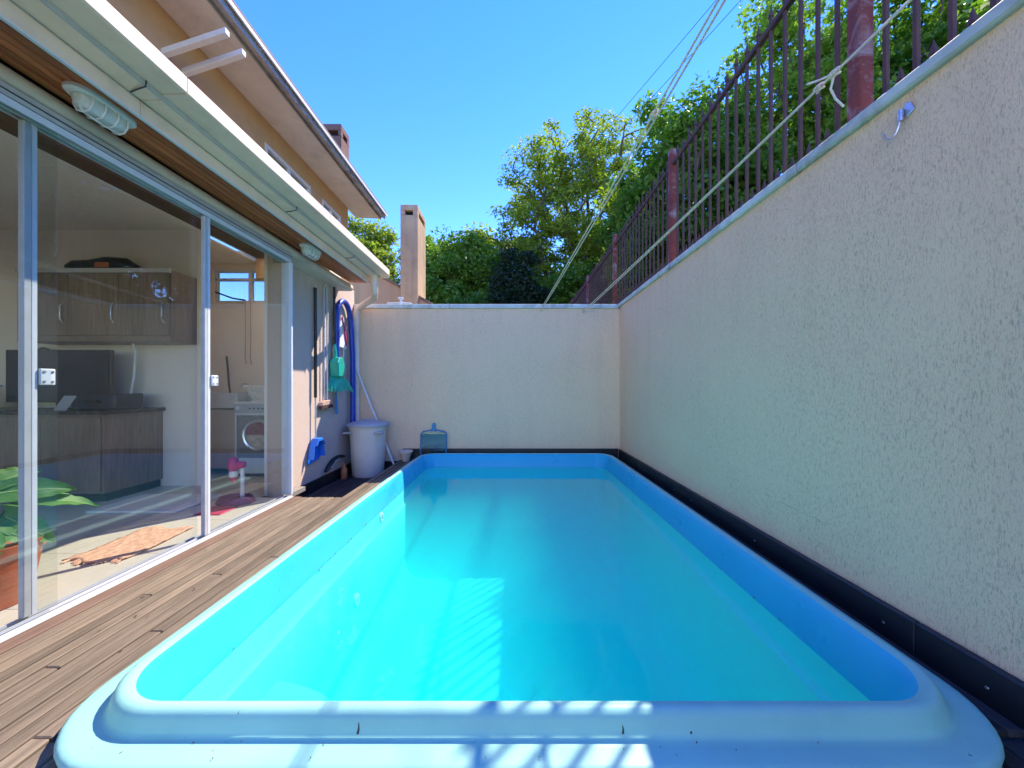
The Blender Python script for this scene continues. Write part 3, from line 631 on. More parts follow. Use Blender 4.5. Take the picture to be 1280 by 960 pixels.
tag(MB().tube([(1.545, 3.70, 2.27), (1.53, 3.70, 2.25), (1.525, 3.71, 2.225), (1.535, 3.725, 2.215), (1.55, 3.735, 2.225)], 0.005, 6).build('wall_hook', 'steel', org=(1.545, 3.7, 2.25), smooth=True), 'small curved iron hook under the side wall coping beside a faded post', 'hook')
for x0, lab in ((5.28, 'thin overhead wire running closest to the rope clothesline'), (5.72, 'thin overhead wire running closest to the fence trees')):
    tag(MB().tube(sagline((x0 - 0.35 * 2, 4.0, 8.05), (x0 - 0.35 * 16.5, 18.5, 8.05), 12, 0.15), 0.006, 5).build('utility_wire', 'wire', org=(x0 - 0.7, 4, 8.05)), lab, 'wire', 'overhead wires')

# ------------------------------------------------------------------ things around the bin corner
t = thing('plastic_bin', (-2.0, 5.2, -0.16), 'pale grey round plastic bin with domed lid in the sunken corner', 'bin')
c = (-2.0, 5.2, -0.16)
mb = MB(); seg = 40; rows = [(0.195, 0), (0.205, 0.02), (0.222, 0.30), (0.238, 0.60), (0.242, 0.655), (0.256, 0.66), (0.256, 0.685)]
for r, h in rows:
    for k in range(seg):
        a = 2 * math.pi * k / seg; rr = r * (1 - (0.022 if k % 8 in (0, 1) and 0.01 < h < 0.62 else 0)); mb.v.append((c[0] + rr * math.cos(a), c[1] + rr * math.sin(a), c[2] + h))
for i in range(len(rows) - 1):
    for k in range(seg): mb.f.append((i * seg + k, i * seg + (k + 1) % seg, (i + 1) * seg + (k + 1) % seg, (i + 1) * seg + k))
mb.f.append(tuple(range(seg))); mb.build('body', 'binbody', t, smooth=True)
ld = MB().lathe(c, [(0.262, 0.675), (0.274, 0.68), (0.276, 0.70), (0.262, 0.715), (0.20, 0.735), (0.10, 0.748), (0.02, 0.75)], 40).build('lid', 'greyp', t, smooth=True)
MB().tube([(c[0] - 0.09, c[1] - 0.02, c[2] + 0.74), (c[0] - 0.05, c[1] - 0.02, c[2] + 0.765), (c[0] + 0.05, c[1] - 0.02, c[2] + 0.765), (c[0] + 0.09, c[1] - 0.02, c[2] + 0.74)], 0.014, 8).build('lid_handle', 'greyp', ld, smooth=True)
for s in (-1, 1):
    bx(c[0] + s * 0.20 - 0.065, c[0] + s * 0.20 + 0.065, c[1] - 0.20, c[1] - 0.125, c[2] + 0.585, c[2] + 0.612).build('side_grip', 'greyp', t, bevel=0.008)
tag(MB().tube([(-1.655, 5.36, -0.158), (-2.31, 5.40, 1.47)], 0.014, 10).build('pole', 'white', org=(-1.655, 5.36, -0.158), smooth=True), 'white pole leaning behind the grey bin', 'pole')
t = thing('flower_pot', (-1.52, 5.33, 0), 'small cream bowl shaped pot on the deck corner', 'pot'); c = (-1.52, 5.33, 0.0005)
MB().lathe(c, [(0.045, 0), (0.05, 0.012), (0.062, 0.06), (0.066, 0.062), (0.095, 0.13), (0.105, 0.132), (0.105, 0.15), (0.095, 0.15), (0.085, 0.12)], 24).build('pot', 'beige', t, smooth=True)
MB().lathe((c[0], c[1], c[2] + 0.118), [(0.086, 0), (0.05, 0.012), (0.01, 0.014)], 20).build('contents', 'coping', t, smooth=True)
t = thing('pool_net', (-1.15, 5.44, 0.028), 'blue flat leaf skimmer net propped against the far wall', 'pool net'); x0, x1, yb, yt = -1.335, -0.965, 5.445, 5.462
fr = [(x0 + 0.02, yb, 0.04), (x0, yb, 0.10), (x0, yt, 0.37), (x0 + 0.03, yt, 0.405), (-1.20, yt, 0.425), (-1.10, yt, 0.425), (x1 - 0.03, yt, 0.405), (x1, yt, 0.37), (x1, yb, 0.10), (x1 - 0.02, yb, 0.04), (x0 + 0.02, yb, 0.04)]
MB().tube(fr, 0.010, 8).build('frame', 'bluenet', t, smooth=True)
mb = MB(); mb.add([(x0, yb, 0.06), (x1, yb, 0.06), (x1, yt, 0.39), (x0, yt, 0.39), (x0, yb - 0.004, 0.06), (x1, yb - 0.004, 0.06), (x1, yt - 0.004, 0.39), (x0, yt - 0.004, 0.39)], [(0, 1, 2, 3), (7, 6, 5, 4)])
mb.build('netting', 'mesh', t)
MB().prism([(-1.20, 0.41), (-1.10, 0.41), (-1.125, 0.45), (-1.128, 0.52), (-1.15, 0.535), (-1.172, 0.52), (-1.175, 0.45)], 'y', yt - 0.014, yt + 0.014).build('handle_socket', 'bluenet', t, bevel=0.003)
# hose hung in a loop
XW = -2.318
t = thing('pool_hose', (-2.27, 5.1, 0), 'thick blue pool hose hung in a loop beside the downpipe', 'hose')
pts = [(-2.275, 4.86, 1.20), (-2.275, 4.85, 1.60), (-2.275, 4.86, 1.95)] + [(-2.27, 5.05 - 0.19 * math.cos(R(a)), 2.0 + 0.20 * math.sin(R(a))) for a in range(15, 180, 15)] + [(-2.26, 5.25, 1.95), (-2.25, 5.28, 1.5), (-2.25, 5.29, 0.9), (-2.25, 5.29, 0.25)]
MB().tube(pts, 0.036, 12).build('hose', 'hose', t, smooth=True)
MB().lathe((-2.25, 5.29, 0.05), [(0.032, 0), (0.036, 0.02), (0.036, 0.19), (0.03, 0.2)], 14).build('cuff', 'bluep', t, smooth=True)
# long handled dustpan
def hanger(t, y, z): MB().tube([(XW, y, z), (XW + 0.03, y, z), (XW + 0.035, y, z + 0.02)], 0.004, 6).build('hanger', 'steel', t)
t = thing('dustpan', (-2.28, 4.35, 0.19), 'blue long handled dustpan with black grip hanging next to the door', 'dustpan')
MB().tube([(-2.285, 4.35, 2.2), (-2.283, 4.35, 0.93)], 0.017, 10).build('grip', 'black', t, smooth=True)
MB().tube([(-2.283, 4.35, 0.93), (-2.28, 4.35, 0.44)], 0.009, 8).build('handle', 'greyrod', t, smooth=True); hanger(t, 4.35, 2.21)
mb = MB(); y0 = 4.35
ou = [(y0 - 0.05, 0.45), (y0 + 0.05, 0.45), (y0 + 0.10, 0.38), (y0 + 0.135, 0.25), (y0 + 0.12, 0.20), (y0 - 0.12, 0.17), (y0 - 0.135, 0.22), (y0 - 0.09, 0.38)]
mb.prism(ou, 'x', -2.305, -2.297).build('pan', 'bluep', t, bevel=0.002)
for a, b in zip(ou[:4], ou[1:4]): pass
mb = MB().prism([(y0 - 0.05, 0.462), (y0 + 0.05, 0.462), (y0 + 0.102, 0.385), (y0 + 0.09, 0.375), (y0 + 0.045, 0.43), (y0 - 0.045, 0.43), (y0 - 0.08, 0.375), (y0 - 0.092, 0.385)], 'x', -2.296, -2.215); mb.build('pan_back', 'bluep', t, bevel=0.003)
for s in (-1, 1): MB().prism([(y0 + s * 0.09, 0.38), (y0 + s * 0.10, 0.385), (y0 + s * 0.137, 0.235), (y0 + s * 0.125, 0.235)], 'x', -2.296, -2.235).build('pan_side', 'bluep', t, bevel=0.002)
# floor squeegee brush with grey rod
t = thing('scrubbing_brush', (-2.28, 4.60, 0.8), 'worn pale wooden scrubbing brush on twin grey rods', 'brush')
for q in (4.56, 4.63): MB().tube([(-2.29, q, 2.28), (-2.285, q, 0.90)], 0.009, 8).build('handle', 'greyrod', t, smooth=True)
hanger(t, 4.60, 2.29)
MB().prism([(4.47, 0.86), (4.50, 0.885), (4.70, 0.895), (4.73, 0.87), (4.73, 0.84), (4.47, 0.825)], 'x', -2.312, -2.26).build('brush_block', 'pinkwood', t, bevel=0.005)
MB().prism([(4.47, 0.824), (4.73, 0.839), (4.745, 0.80), (4.455, 0.785)], 'x', -2.309, -2.263).build('bristles', 'bristle', t, bevel=0.003)
# green broom and dustpan
t = thing('broom', (-2.27, 4.82, 1.0), 'green broom with black handle hanging bristles down', 'broom')
MB().tube([(-2.28, 4.80, 2.40), (-2.275, 4.80, 1.60)], 0.014, 10).build('handle', 'black', t, smooth=True); hanger(t, 4.80, 2.40)
MB().tube([(-2.275, 4.80, 1.60), (-2.27, 4.80, 1.52), (-2.265, 4.80, 1.42)], [0.016, 0.02, 0.024], 10).build('socket', 'green', t, smooth=True)
MB().prism([(4.72, 1.36), (4.77, 1.43), (4.86, 1.43), (4.91, 1.34), (4.90, 1.24), (4.88, 1.18), (4.73, 1.18)], 'x', -2.305, -2.19).build('broom_block', 'green', t, bevel=0.012)
for k in range(22):
    f = k / 21; ya = 4.73 + 0.15 * f; yb = 4.63 + 0.35 * f + random.uniform(-0.006, 0.006)
    for xx in (-2.295, -2.265, -2.24):
        pass
    xb = -2.30 + 0.19 * f; MB().tube([(-2.29 + 0.09 * f, ya, 1.18), ((-2.29 + 0.09 * f + xb) / 2, (ya + yb) / 2, 1.10), (xb + random.uniform(-0.012, 0.012), yb, 1.0 + random.uniform(-0.012, 0.012))], [0.011, 0.013, 0.009], 5).build('bristle_tuft', 'green', t)
tag(MB().tube([(-2.29, 4.86, 1.02), (-2.285, 4.865, 0.90), (-2.28, 4.87, 0.74), (-2.28, 4.87, 0.70)], [0.016, 0.022, 0.026, 0.02], 10, squash=0.6).build('brush_handle', 'bluenet', org=(-2.29, 4.86, 0.7), smooth=True), 'dark blue brush grip hanging below the green broom', 'brush')
t = thing('cloth_bag', (-2.28, 5.06, 1.55), 'faded grey and red cloth bag hanging inside the hose loop', 'bag')
MB().prism([(4.95, 1.58), (5.18, 1.56), (5.16, 1.80), (5.09, 2.0), (5.04, 2.02), (4.97, 1.85)], 'x', -2.315, -2.285).build('bag', 'greymat', t, bevel=0.012)
MB().tube([(-2.28, 5.03, 2.0), (-2.276, 5.08, 1.85), (-2.276, 5.13, 1.72), (-2.28, 5.155, 1.62)], [0.012, 0.02, 0.025, 0.015], 8, squash=0.4).build('red_stripe', 'pink', t, smooth=True)
MB().tube([(-2.285, 5.08, 1.56), (-2.28, 5.06, 1.48), (-2.28, 5.03, 1.38), (-2.28, 5.0, 1.28)], 0.008, 6).build('drawstring', 'rope', t, smooth=True)
t = thing('pool_brush', (-2.25, 4.85, 0.0), 'black curved wall brush leaning against the sunken wall', 'brush')
pb = [(-2.28 + 0.0 * k, 4.58 + 0.055 * k, 0.02 + 0.085 * math.sin(k / 9 * 2.6) + 0.006 * k) for k in range(10)]
MB().tube(pb, [0.02, 0.03, 0.036, 0.038, 0.038, 0.036, 0.034, 0.03, 0.026, 0.02], 10, squash=0.7).build('brush_body', 'black', t, smooth=True)
MB().tube([(-2.25, 4.66, 0.05), (-2.245, 4.78, 0.12), (-2.25, 4.90, 0.12)], 0.008, 6).build('strap', 'greyp', t, smooth=True)
t = thing('spray_bottle', (-2.235, 4.98, -0.16), 'small orange plastic bottle on the sunken floor beside the bin', 'bottle')
MB().lathe((-2.235, 4.98, -0.16), [(0.035, 0), (0.04, 0.01), (0.04, 0.12), (0.018, 0.16), (0.018, 0.17)], 16).build('body', 'orange', t, smooth=True)
MB().lathe((-2.235, 4.98, 0.0102), [(0.02, 0), (0.02, 0.03), (0.012, 0.035)], 12).build('cap', 'orange', t, smooth=True)
t = thing('pipe_valve', (-1.62, 5.58, 2.262), 'light blue plastic pipe with white tap lying on the far wall', 'pipe')
MB().tube([(-1.86, 5.57, 2.285), (-1.55, 5.575, 2.285), (-1.50, 5.575, 2.278)], 0.021, 10).build('pipe', 'coping', t, smooth=True)
MB().lathe((-1.66, 5.573, 2.285), [(0.03, -0.022), (0.034, 0.0), (0.03, 0.03), (0.014, 0.036), (0.014, 0.065)], 14).build('valve_body', 'alu', t, smooth=True)
bx(-1.70, -1.625, 5.562, 5.586, 2.3505, 2.385).build('tap_handle', 'white', t, bevel=0.006)

# ------------------------------------------------------------------ inside the glazed room
t = thing('wall_cabinet', (-4.2, 3.85, 1.45), 'brown wood grain wall cabinet with pale top rail on the room wall', 'cabinet')
bx(-4.86, -3.36, 3.70, 3.998, 1.50, 2.20).build('carcass', 'cab', t)
for a, b in ((-4.85, -4.36), (-4.355, -3.865), (-3.86, -3.37)):
    d = bx(a, b, 3.68, 3.6995, 1.56, 2.17).build('door', 'cab', t, bevel=0.002)
    MB().tube([(b - 0.04, 3.678, 1.68), (b - 0.045, 3.655, 1.72), (b - 0.045, 3.655, 1.84), (b - 0.04, 3.678, 1.88)], 0.006, 6).build('handle', 'steel', d, smooth=True)
bx(-4.86, -3.36, 3.672, 3.698, 2.172, 2.215).build('top_rail', 'cabtrim', t)
bx(-4.86, -3.36, 3.69, 3.6995, 1.50, 1.555).build('light_rail', 'cab', t)
t = thing('violin_case', (-4.2, 3.85, 2.202), 'black instrument case with brown panel on top of wall cabinet', 'case')
MB().tube([(-4.55, 3.84, 2.275), (-4.47, 3.84, 2.285), (-4.30, 3.84, 2.28), (-4.12, 3.84, 2.30), (-3.95, 3.84, 2.29), (-3.84, 3.84, 2.25), (-3.78, 3.84, 2.22)], [0.03, 0.06, 0.07, 0.08, 0.078, 0.045, 0.016], 12).build('body', 'black', t, smooth=True)
bx(-4.18, -4.04, 3.757, 3.763, 2.25, 2.30).build('panel', 'orange', t)
t = thing('counter', (-4.4, 3.7, 0), 'wood grain base cabinet with dark worktop under the wall cabinet', 'counter')
bx(-5.4, -3.72, 3.42, 3.998, 0.08, 0.80).build('carcass', 'cab', t); bx(-5.4, -3.74, 3.46, 3.99, 0.0, 0.0795).build('plinth', 'black', t)
for a, b in ((-5.38, -4.84), (-4.835, -4.28), (-4.275, -3.735)): bx(a, b, 3.402, 3.4195, 0.10, 0.78).build('door', 'cab', t, bevel=0.002)
bx(-5.42, -3.69, 3.385, 3.998, 0.801, 0.836).build('worktop', 'counter', t, bevel=0.003)
t = thing('television', (-4.6, 3.75, 0.837), 'black flat television standing on the dark worktop', 'television')
bx(-5.02, -3.98, 3.72, 3.76, 0.90, 1.42).build('screen_case', 'black', t, bevel=0.004); bx(-5.0, -4.0, 3.716, 3.7195, 0.92, 1.40).build('screen', 'navy', t)
bx(-4.65, -4.35, 3.68, 3.82, 0.837, 0.845).build('foot', 'black', t); bx(-4.54, -4.46, 3.735, 3.765, 0.845, 0.90).build('neck', 'black', t)
t = thing('tool_case', (-3.88, 3.66, 0.837), 'low navy plastic tool case on the worktop corner', 'case')
MB().prism([(-4.06, 0.837), (-3.72, 0.837), (-3.70, 0.90), (-3.705, 0.99), (-4.07, 0.98)], 'y', 3.50, 3.78).build('body', 'navy', t, bevel=0.012)
bx(-4.05, -3.72, 3.494, 3.4995, 0.93, 0.935).build('seam', 'black', t); MB().tube([(-3.95, 3.49, 0.91), (-3.95, 3.465, 0.92), (-3.83, 3.465, 0.92), (-3.83, 3.49, 0.91)], 0.008, 6).build('handle', 'black', t)
t = thing('tablet_stand', (-4.05, 3.48, 0.837), 'small white folding stand in front of the television', 'stand')
MB().add([(-4.22, 3.45, 0.837), (-4.10, 3.45, 0.837), (-4.08, 3.52, 0.97), (-4.20, 3.52, 0.97), (-4.22, 3.456, 0.837), (-4.10, 3.456, 0.837), (-4.08, 3.526, 0.97), (-4.20, 3.526, 0.97)], [(0, 1, 2, 3), (7, 6, 5, 4), (0, 4, 5, 1), (1, 5, 6, 2), (2, 6, 7, 3), (3, 7, 4, 0)]).build('front_leaf', 'greyp', t)
MB().add([(-4.20, 3.53, 0.97), (-4.08, 3.53, 0.97), (-4.09, 3.60, 0.837), (-4.21, 3.60, 0.837), (-4.20, 3.536, 0.97), (-4.08, 3.536, 0.97), (-4.09, 3.606, 0.837), (-4.21, 3.606, 0.837)], [(0, 1, 2, 3), (7, 6, 5, 4), (0, 4, 5, 1), (1, 5, 6, 2), (2, 6, 7, 3), (3, 7, 4, 0)]).build('back_leaf', 'greyp', t)
t = thing('desk_lamp', (-3.99, 3.90, 0.837), 'white jointed lamp rising behind the tool case', 'lamp')
MB().lathe((-3.99, 3.90, 0.837), [(0.05, 0), (0.05, 0.012), (0.012, 0.018)], 14).build('base', 'white', t, smooth=True)
MB().tube([(-3.99, 3.90, 0.85), (-3.93, 3.90, 1.15), (-3.90, 3.89, 1.42), (-3.93, 3.88, 1.53)], 0.012, 8).build('arm', 'white', t, smooth=True)
MB().tube([(-3.93, 3.88, 1.53), (-4.05, 3.86, 1.545)], [0.014, 0.022], 8).build('head', 'white', t, smooth=True)
t = thing('storage_box', (-5.05, 3.56, 0.837), 'pale grey plastic storage box at the worktop end', 'box')
bx(-5.36, -4.98, 3.42, 3.66, 0.837, 1.05).build('box', 'greymat', t, bevel=0.01); bx(-5.37, -4.97, 3.41, 3.67, 1.0505, 1.075).build('lid', 'greyp', t, bevel=0.006)
t = thing('headphones', (-4.95, 3.95, 1.4), 'black headphones hanging on the room wall under the cabinet', 'headphones')
MB().tube(arc((-4.93, 1.38), 0.08, -30, 210, 14, 'xz', 3.95), 0.012, 8).build('headband', 'black', t, smooth=True)
for s in (-1, 1): MB().lathe((-4.93 + s * 0.075, 3.95, 1.33), [(0.03, -0.025), (0.045, -0.015), (0.045, 0.015), (0.03, 0.025)], 14, axis='x').build('ear_cup', 'black', t, smooth=True)
# laundry corner
t = thing('washing_machine', (-3.0, 4.7, 0), 'white front loading washing machine in the laundry corner', 'washing machine')
bx(-3.28, -2.70, 4.42, 4.98, 0.03, 0.88).build('body', 'appliance', t, bevel=0.012)
bx(-3.27, -2.71, 4.405, 4.4195, 0.75, 0.855).build('control_panel', 'greyp', t, bevel=0.003)
for q in (0.0, 0.05, 0.10, 0.15): MB().lathe((-3.08 + q, 4.405, 0.80), [(0.010, 0), (0.010, -0.006)], 10, axis='y').build('button', 'black', t)
MB().lathe((-3.22, 4.405, 0.80), [(0.022, 0), (0.020, -0.014)], 16, axis='y').build('dial', 'white', t)
bx(-3.24, -2.74, 4.408, 4.4195, 0.22, 0.72).build('front_panel', 'smoke', t, bevel=0.003)
dr = MB(); n = 32; pr = [(0.19, 4.407), (0.19, 4.392), (0.175, 4.385), (0.155, 4.39), (0.15, 4.404)]
for r, yy in pr:
    for k in range(n): a = 2 * math.pi * k / n; dr.v.append((-2.98 + r * math.cos(a), yy, 0.49 + r * math.sin(a)))
for i in range(4):
    for k in range(n): dr.f.append((i * n + k, i * n + (k + 1) % n, (i + 1) * n + (k + 1) % n, (i + 1) * n + k))
d = dr.build('door', 'steel', t, smooth=True)
mb = MB(); mb.v = [(-2.98 + 0.15 * math.cos(R(a)), 4.405, 0.49 + 0.15 * math.sin(R(a))) for a in range(0, 181, 12)]; mb.f = [tuple(range(len(mb.v)))]; mb.build('dark_wash', 'laundry', d)
mb = MB(); mb.v = [(-2.98 + 0.15 * math.cos(R(a)), 4.4052, 0.49 + 0.15 * math.sin(R(a))) for a in range(180, 361, 12)]; mb.f = [tuple(range(len(mb.v)))]; mb.build('pale_wash', 'laundry2', d)
for xx in (-3.24, -2.74):
    for yy in (4.46, 4.94): MB().lathe((xx, yy, 0.0), [(0.022, 0), (0.022, 0.032)], 10).build('foot', 'black', t)
t = thing('laundry_sink', (-3.75, 4.75, 0), 'cream moulded laundry tub on a cabinet beside the washing machine', 'sink')
bx(-4.05, -3.36, 4.55, 5.05, 0.06, 0.78).build('cabinet', 'beige', t, bevel=0.01)
sk = MB().box(-4.10, -3.30, 4.50, 4.54, 0.80, 0.98).box(-4.10, -3.30, 5.04, 5.08, 0.80, 0.98).box(-4.10, -4.06, 4.541, 5.039, 0.80, 0.98).box(-3.34, -3.30, 4.541, 5.039, 0.80, 0.98).box(-4.06, -3.34, 4.541, 5.039, 0.80, 0.83)
sk.build('basin', 'appliance', t)
MB().tube([(-3.85, 5.06, 1.46), (-3.82, 5.02, 1.44), (-3.79, 5.0, 1.30), (-3.76, 4.98, 1.08), (-3.72, 4.95, 0.97)], 0.012, 8).build('fill_hose', 'black', t, smooth=True)
MB().tube([(-3.55, 5.06, 1.03), (-3.55, 4.98, 1.10), (-3.55, 4.92, 1.09), (-3.55, 4.90, 1.04)], 0.012, 8).build('tap', 'steel', t, smooth=True)
t = thing('laundry_basket', (-3.0, 4.7, 0.88), 'white perforated laundry basket on top of the washing machine', 'basket')
mb = MB(); rows = 6; cols = 10; z0, z1 = 0.885, 1.06
def bpt(u, h, side):
    s = 0.16 + 0.05 * h; 
    return {0: (-2.97 + (u * 2 - 1) * s * 1.2, 4.72 - s, z0 + (z1 - z0) * h), 1: (-2.97 + s * 1.2, 4.72 + (u * 2 - 1) * s, z0 + (z1 - z0) * h),
            2: (-2.97 - (u * 2 - 1) * s * 1.2, 4.72 + s, z0 + (z1 - z0) * h), 3: (-2.97 - s * 1.2, 4.72 - (u * 2 - 1) * s, z0 + (z1 - z0) * h)}[side]
for side in range(4):
    for i in range(cols + 1): mb.tube([bpt(i / cols, 0, side), bpt(i / cols, 1, side)], 0.007, 4)
    for j in range(rows + 1): mb.tube([bpt(0, j / rows, side), bpt(1, j / rows, side)], 0.008 if j < rows else 0.013, 4)
mb.build('lattice', 'white', t); bx(-3.16, -2.78, 4.56, 4.88, 0.8805, 0.8845).build('bottom', 'white', t)
t = thing('pet_feeder', (-2.52, 3.42, 0), 'purple pet feeder with white post and pink bottle behind the glass', 'pet feeder'); c = (-2.52, 3.42)
MB().lathe((c[0], c[1], 0.001), [(0.15, 0), (0.16, 0.012), (0.135, 0.055), (0.12, 0.06), (0.10, 0.035), (0.0, 0.03)], 28, sx=1.0, sy=0.8).build('bowl_base', 'purple', t, smooth=True)
MB().tube([(c[0] + 0.06, c[1], 0.03), (c[0] + 0.06, c[1], 0.32)], 0.017, 12).build('post', 'white', t, smooth=True)
MB().lathe((c[0] - 0.02, c[1], 0.20), [(0.012, -0.02), (0.03, 0.0), (0.034, 0.02), (0.034, 0.10), (0.045, 0.105), (0.045, 0.16), (0.036, 0.20), (0.02, 0.215)], 18).build('bottle', 'pink', t, smooth=True)
MB().lathe((c[0] - 0.02, c[1], 0.235), [(0.0355, 0), (0.0355, 0.055)], 18).build('bottle_band', 'white', t, smooth=True)
bx(c[0] - 0.02, c[0] + 0.085, c[1] - 0.03, c[1] + 0.03, 0.315, 0.375).build('clamp', 'pink', t, bevel=0.012)
tag(bx(-2.62, -2.40, 3.08, 3.30, 0.001, 0.008).build('feeding_mat', 'pink', org=(-2.5, 3.2, 0), bevel=0.003), 'thin pink mat on the tiles before the pet feeder', 'mat')
tag(bx(-3.55, -2.80, 3.12, 3.62, 0.001, 0.022).build('floor_board', 'greymat', org=(-3.2, 3.4, 0), bevel=0.006), 'flat grey board lying on the room tiles near the counter', 'board')
# rag rug
t = thing('rag_rug', (-2.53, 2.5, 0), 'crumpled orange rag rug on the sunlit tiles inside the door', 'rug')
mb = MB(); nx, ny = 14, 26
for i in range(nx + 1):
    for j in range(ny + 1):
        u, v = i / nx, j / ny; x = -2.70 + 0.34 * u + 0.015 * math.sin(v * 5); yy = 2.25 + 0.52 * v + 0.03 * math.sin(u * 9)
        mb.v.append((x, yy, 0.006 + 0.003 * math.sin(u * 14 + v * 7) * math.sin(v * 19 + 2 * u) + 0.004 * random.random()))
for i in range(nx):
    for j in range(ny): k = i * (ny + 1) + j; mb.f.append((k, k + ny + 1, k + ny + 2, k + 1))
o = mb.build('weave', 'rug', t, smooth=True); sd = o.modifiers.new('thick', 'SOLIDIFY'); sd.thickness = 0.008
mb = MB()
for k in range(46):
    u = random.random(); e = random.choice((0, 1)); x = -2.70 + 0.34 * u + (0.015 * math.sin(5) if e else 0); yy = (2.77 if e else 2.25) + 0.03 * math.sin(u * 9)
    mb.tube([(x, yy, 0.010), (x + random.uniform(-0.02, 0.02), yy + (0.03 if e else -0.03), 0.006)], 0.004, 4)
mb.build('fringe', 'rug', t)
# potted plant
t = thing('potted_plant', (-2.54, 1.80, 0), 'broad leaved green plant in a terracotta pot behind the glass', 'plant'); c = (-2.54, 1.80)
MB().lathe((*c, 0.001), [(0.14, 0), (0.15, 0.01), (0.185, 0.25), (0.20, 0.255), (0.205, 0.30), (0.19, 0.30), (0.18, 0.27)], 32).build('pot', 'terracotta', t, smooth=True)
MB().lathe((*c, 0.262), [(0.18, 0), (0.1, 0.008), (0.0, 0.01)], 24).build('soil', 'soil', t, smooth=True)
def bigleaf(p0, tip, nrm, wd, droop):
    """heart shaped blade from stalk to tip, folded along its midrib"""
    p0 = Vector(p0); d = Vector(tip) - p0; L = d.length; d.normalize(); nv = Vector(nrm); nv = (nv - d * nv.dot(d)).normalized(); sd = d.cross(nv)
    mb = MB(); n, m_ = 12, 8
    for i in range(n + 1):
        u = i / n; w = wd * (math.sin(math.pi * min(1.0, 0.14 + 0.86 * u ** 0.85)) ** 0.8 + 0.001) * (1.0 - 0.25 * u)
        cen = p0 + d * L * u + nv * (droop * L * math.sin(u * 2.2) - droop * L * 1.2 * u * u)
        for j in range(m_ + 1):
            q = j / m_ * 2 - 1; rip = 0.010 * math.sin(u * 26) * abs(q)
            mb.v.append(cen + sd * w * q + nv * (abs(q) ** 1.3 * 0.20 * wd + rip * 0.5) - d * 0.22 * L * (1 - u) ** 3 * abs(q) ** 1.5)
    for i in range(n):
        for j in range(m_): k = i * (m_ + 1) + j; mb.f.append((k, k + 1, k + m_ + 2, k + m_ + 1))
    return mb
FN = (0.45, -0.65, 0.62)
lv = [((0.06, 0.06, 0.56), (0.24, 0.36, 0.52), FN, 0.085, 0.10), ((0.12, 0.10, 0.50), (0.30, 0.46, 0.40), (0.3, -0.4, 0.85), 0.07, 0.12), ((0.12, 0.06, 0.44), (0.28, 0.20, 0.26), FN, 0.075, 0.1), ((0.02, 0.0, 0.58), (0.16, -0.16, 0.60), FN, 0.085, 0.14),
      ((0.06, -0.08, 0.50), (0.22, -0.26, 0.42), FN, 0.085, 0.1), ((0.14, -0.04, 0.36), (0.27, -0.10, 0.25), (0.8, -0.5, 0.4), 0.06, 0.08), ((-0.05, 0.03, 0.62), (-0.22, 0.12, 0.66), FN, 0.085, 0.15), ((-0.06, -0.05, 0.52), (-0.26, -0.12, 0.46), FN, 0.08, 0.1),
      ((0.13, 0.02, 0.38), (0.25, 0.10, 0.30), (0.7, -0.5, 0.6), 0.055, 0.08), ((0.0, 0.08, 0.60), (0.06, 0.30, 0.64), FN, 0.075, 0.12), ((0.10, -0.12, 0.42), (0.20, -0.30, 0.32), FN, 0.07, 0.1), ((0.02, -0.12, 0.46), (0.06, -0.36, 0.44), FN, 0.08, 0.1)]
for p, tp, nv, w_, dr_ in lv:
    sq = lambda v: (v[0] * 0.74, v[1] * 0.74 - 0.03, 0.27 + (v[2] - 0.27) * 0.92); p = sq(p); tp = sq(tp); w_ *= 0.86
    p0 = (c[0] + p[0], c[1] + p[1], p[2]); q = (c[0] + p[0] * 0.55, c[1] + p[1] * 0.55, 0.27 + (p[2] - 0.27) * 0.72)
    MB().tube([(c[0] + p[0] * 0.2, c[1] + p[1] * 0.2, 0.265), q, p0], 0.006, 6).build('stem', 'leafP', t, smooth=True)
    o = bigleaf(p0, (c[0] + tp[0], c[1] + tp[1], tp[2]), nv, w_, dr_).build('leaf', 'leafP', t, smooth=True, fix=False)
    a = o.data.attributes.new('rnd', 'FLOAT', 'FACE'); a.data.foreach_set('value', np.full(len(o.data.polygons), random.random()))
    mr = [tuple(o.data.vertices[i * 9 + 4].co + Vector(ORG[o.name]) + Vector(nv).normalized() * 0.0012) for i in range(13)]
    MB().tube(mr, [0.0035 - 0.0022 * i / 12 for i in range(13)], 5).build('midrib', 'midrib', o, smooth=True)

# ------------------------------------------------------------------ dry bits on and around the pool
lit = MB()
def bit(x, y, z, L, a, w=0.4):
    dx, dy = L * math.cos(a), L * math.sin(a)
    lit.add([(x - dx, y - dy, z), (x + dy * w, y - dx * w, z + 0.003), (x + dx, y + dy, z + 0.001), (x - dy * w, y + dx * w, z + 0.0025)], [(0, 1, 2, 3)])
for k in range(26): bit(PX0 + 0.202 + random.uniform(0, 0.012), random.uniform(1.45, 4.2), -0.0585, random.uniform(0.004, 0.014), random.uniform(1.2, 1.9))
for k in range(7): bit(PX1 - 0.205 - random.uniform(0, 0.012), random.uniform(1.6, 4.5), -0.0585, random.uniform(0.004, 0.012), random.uniform(1.2, 1.9))
for k in range(14): bit(random.uniform(-1.0, 1.0), random.uniform(1.4, 4.8), -0.0585, random.uniform(0.003, 0.008), random.uniform(0, 3))
for k in range(16): bit(random.uniform(-1.2, 1.3), random.uniform(PY0 + 0.03, PY0 + 0.08), 0.0565, random.uniform(0.002, 0.005), random.uniform(0, 3))
for k in range(24): bit(random.uniform(-2.0, -1.42), random.uniform(1.0, 3.5), 0.003, random.uniform(0.004, 0.012), random.uniform(0, 3))
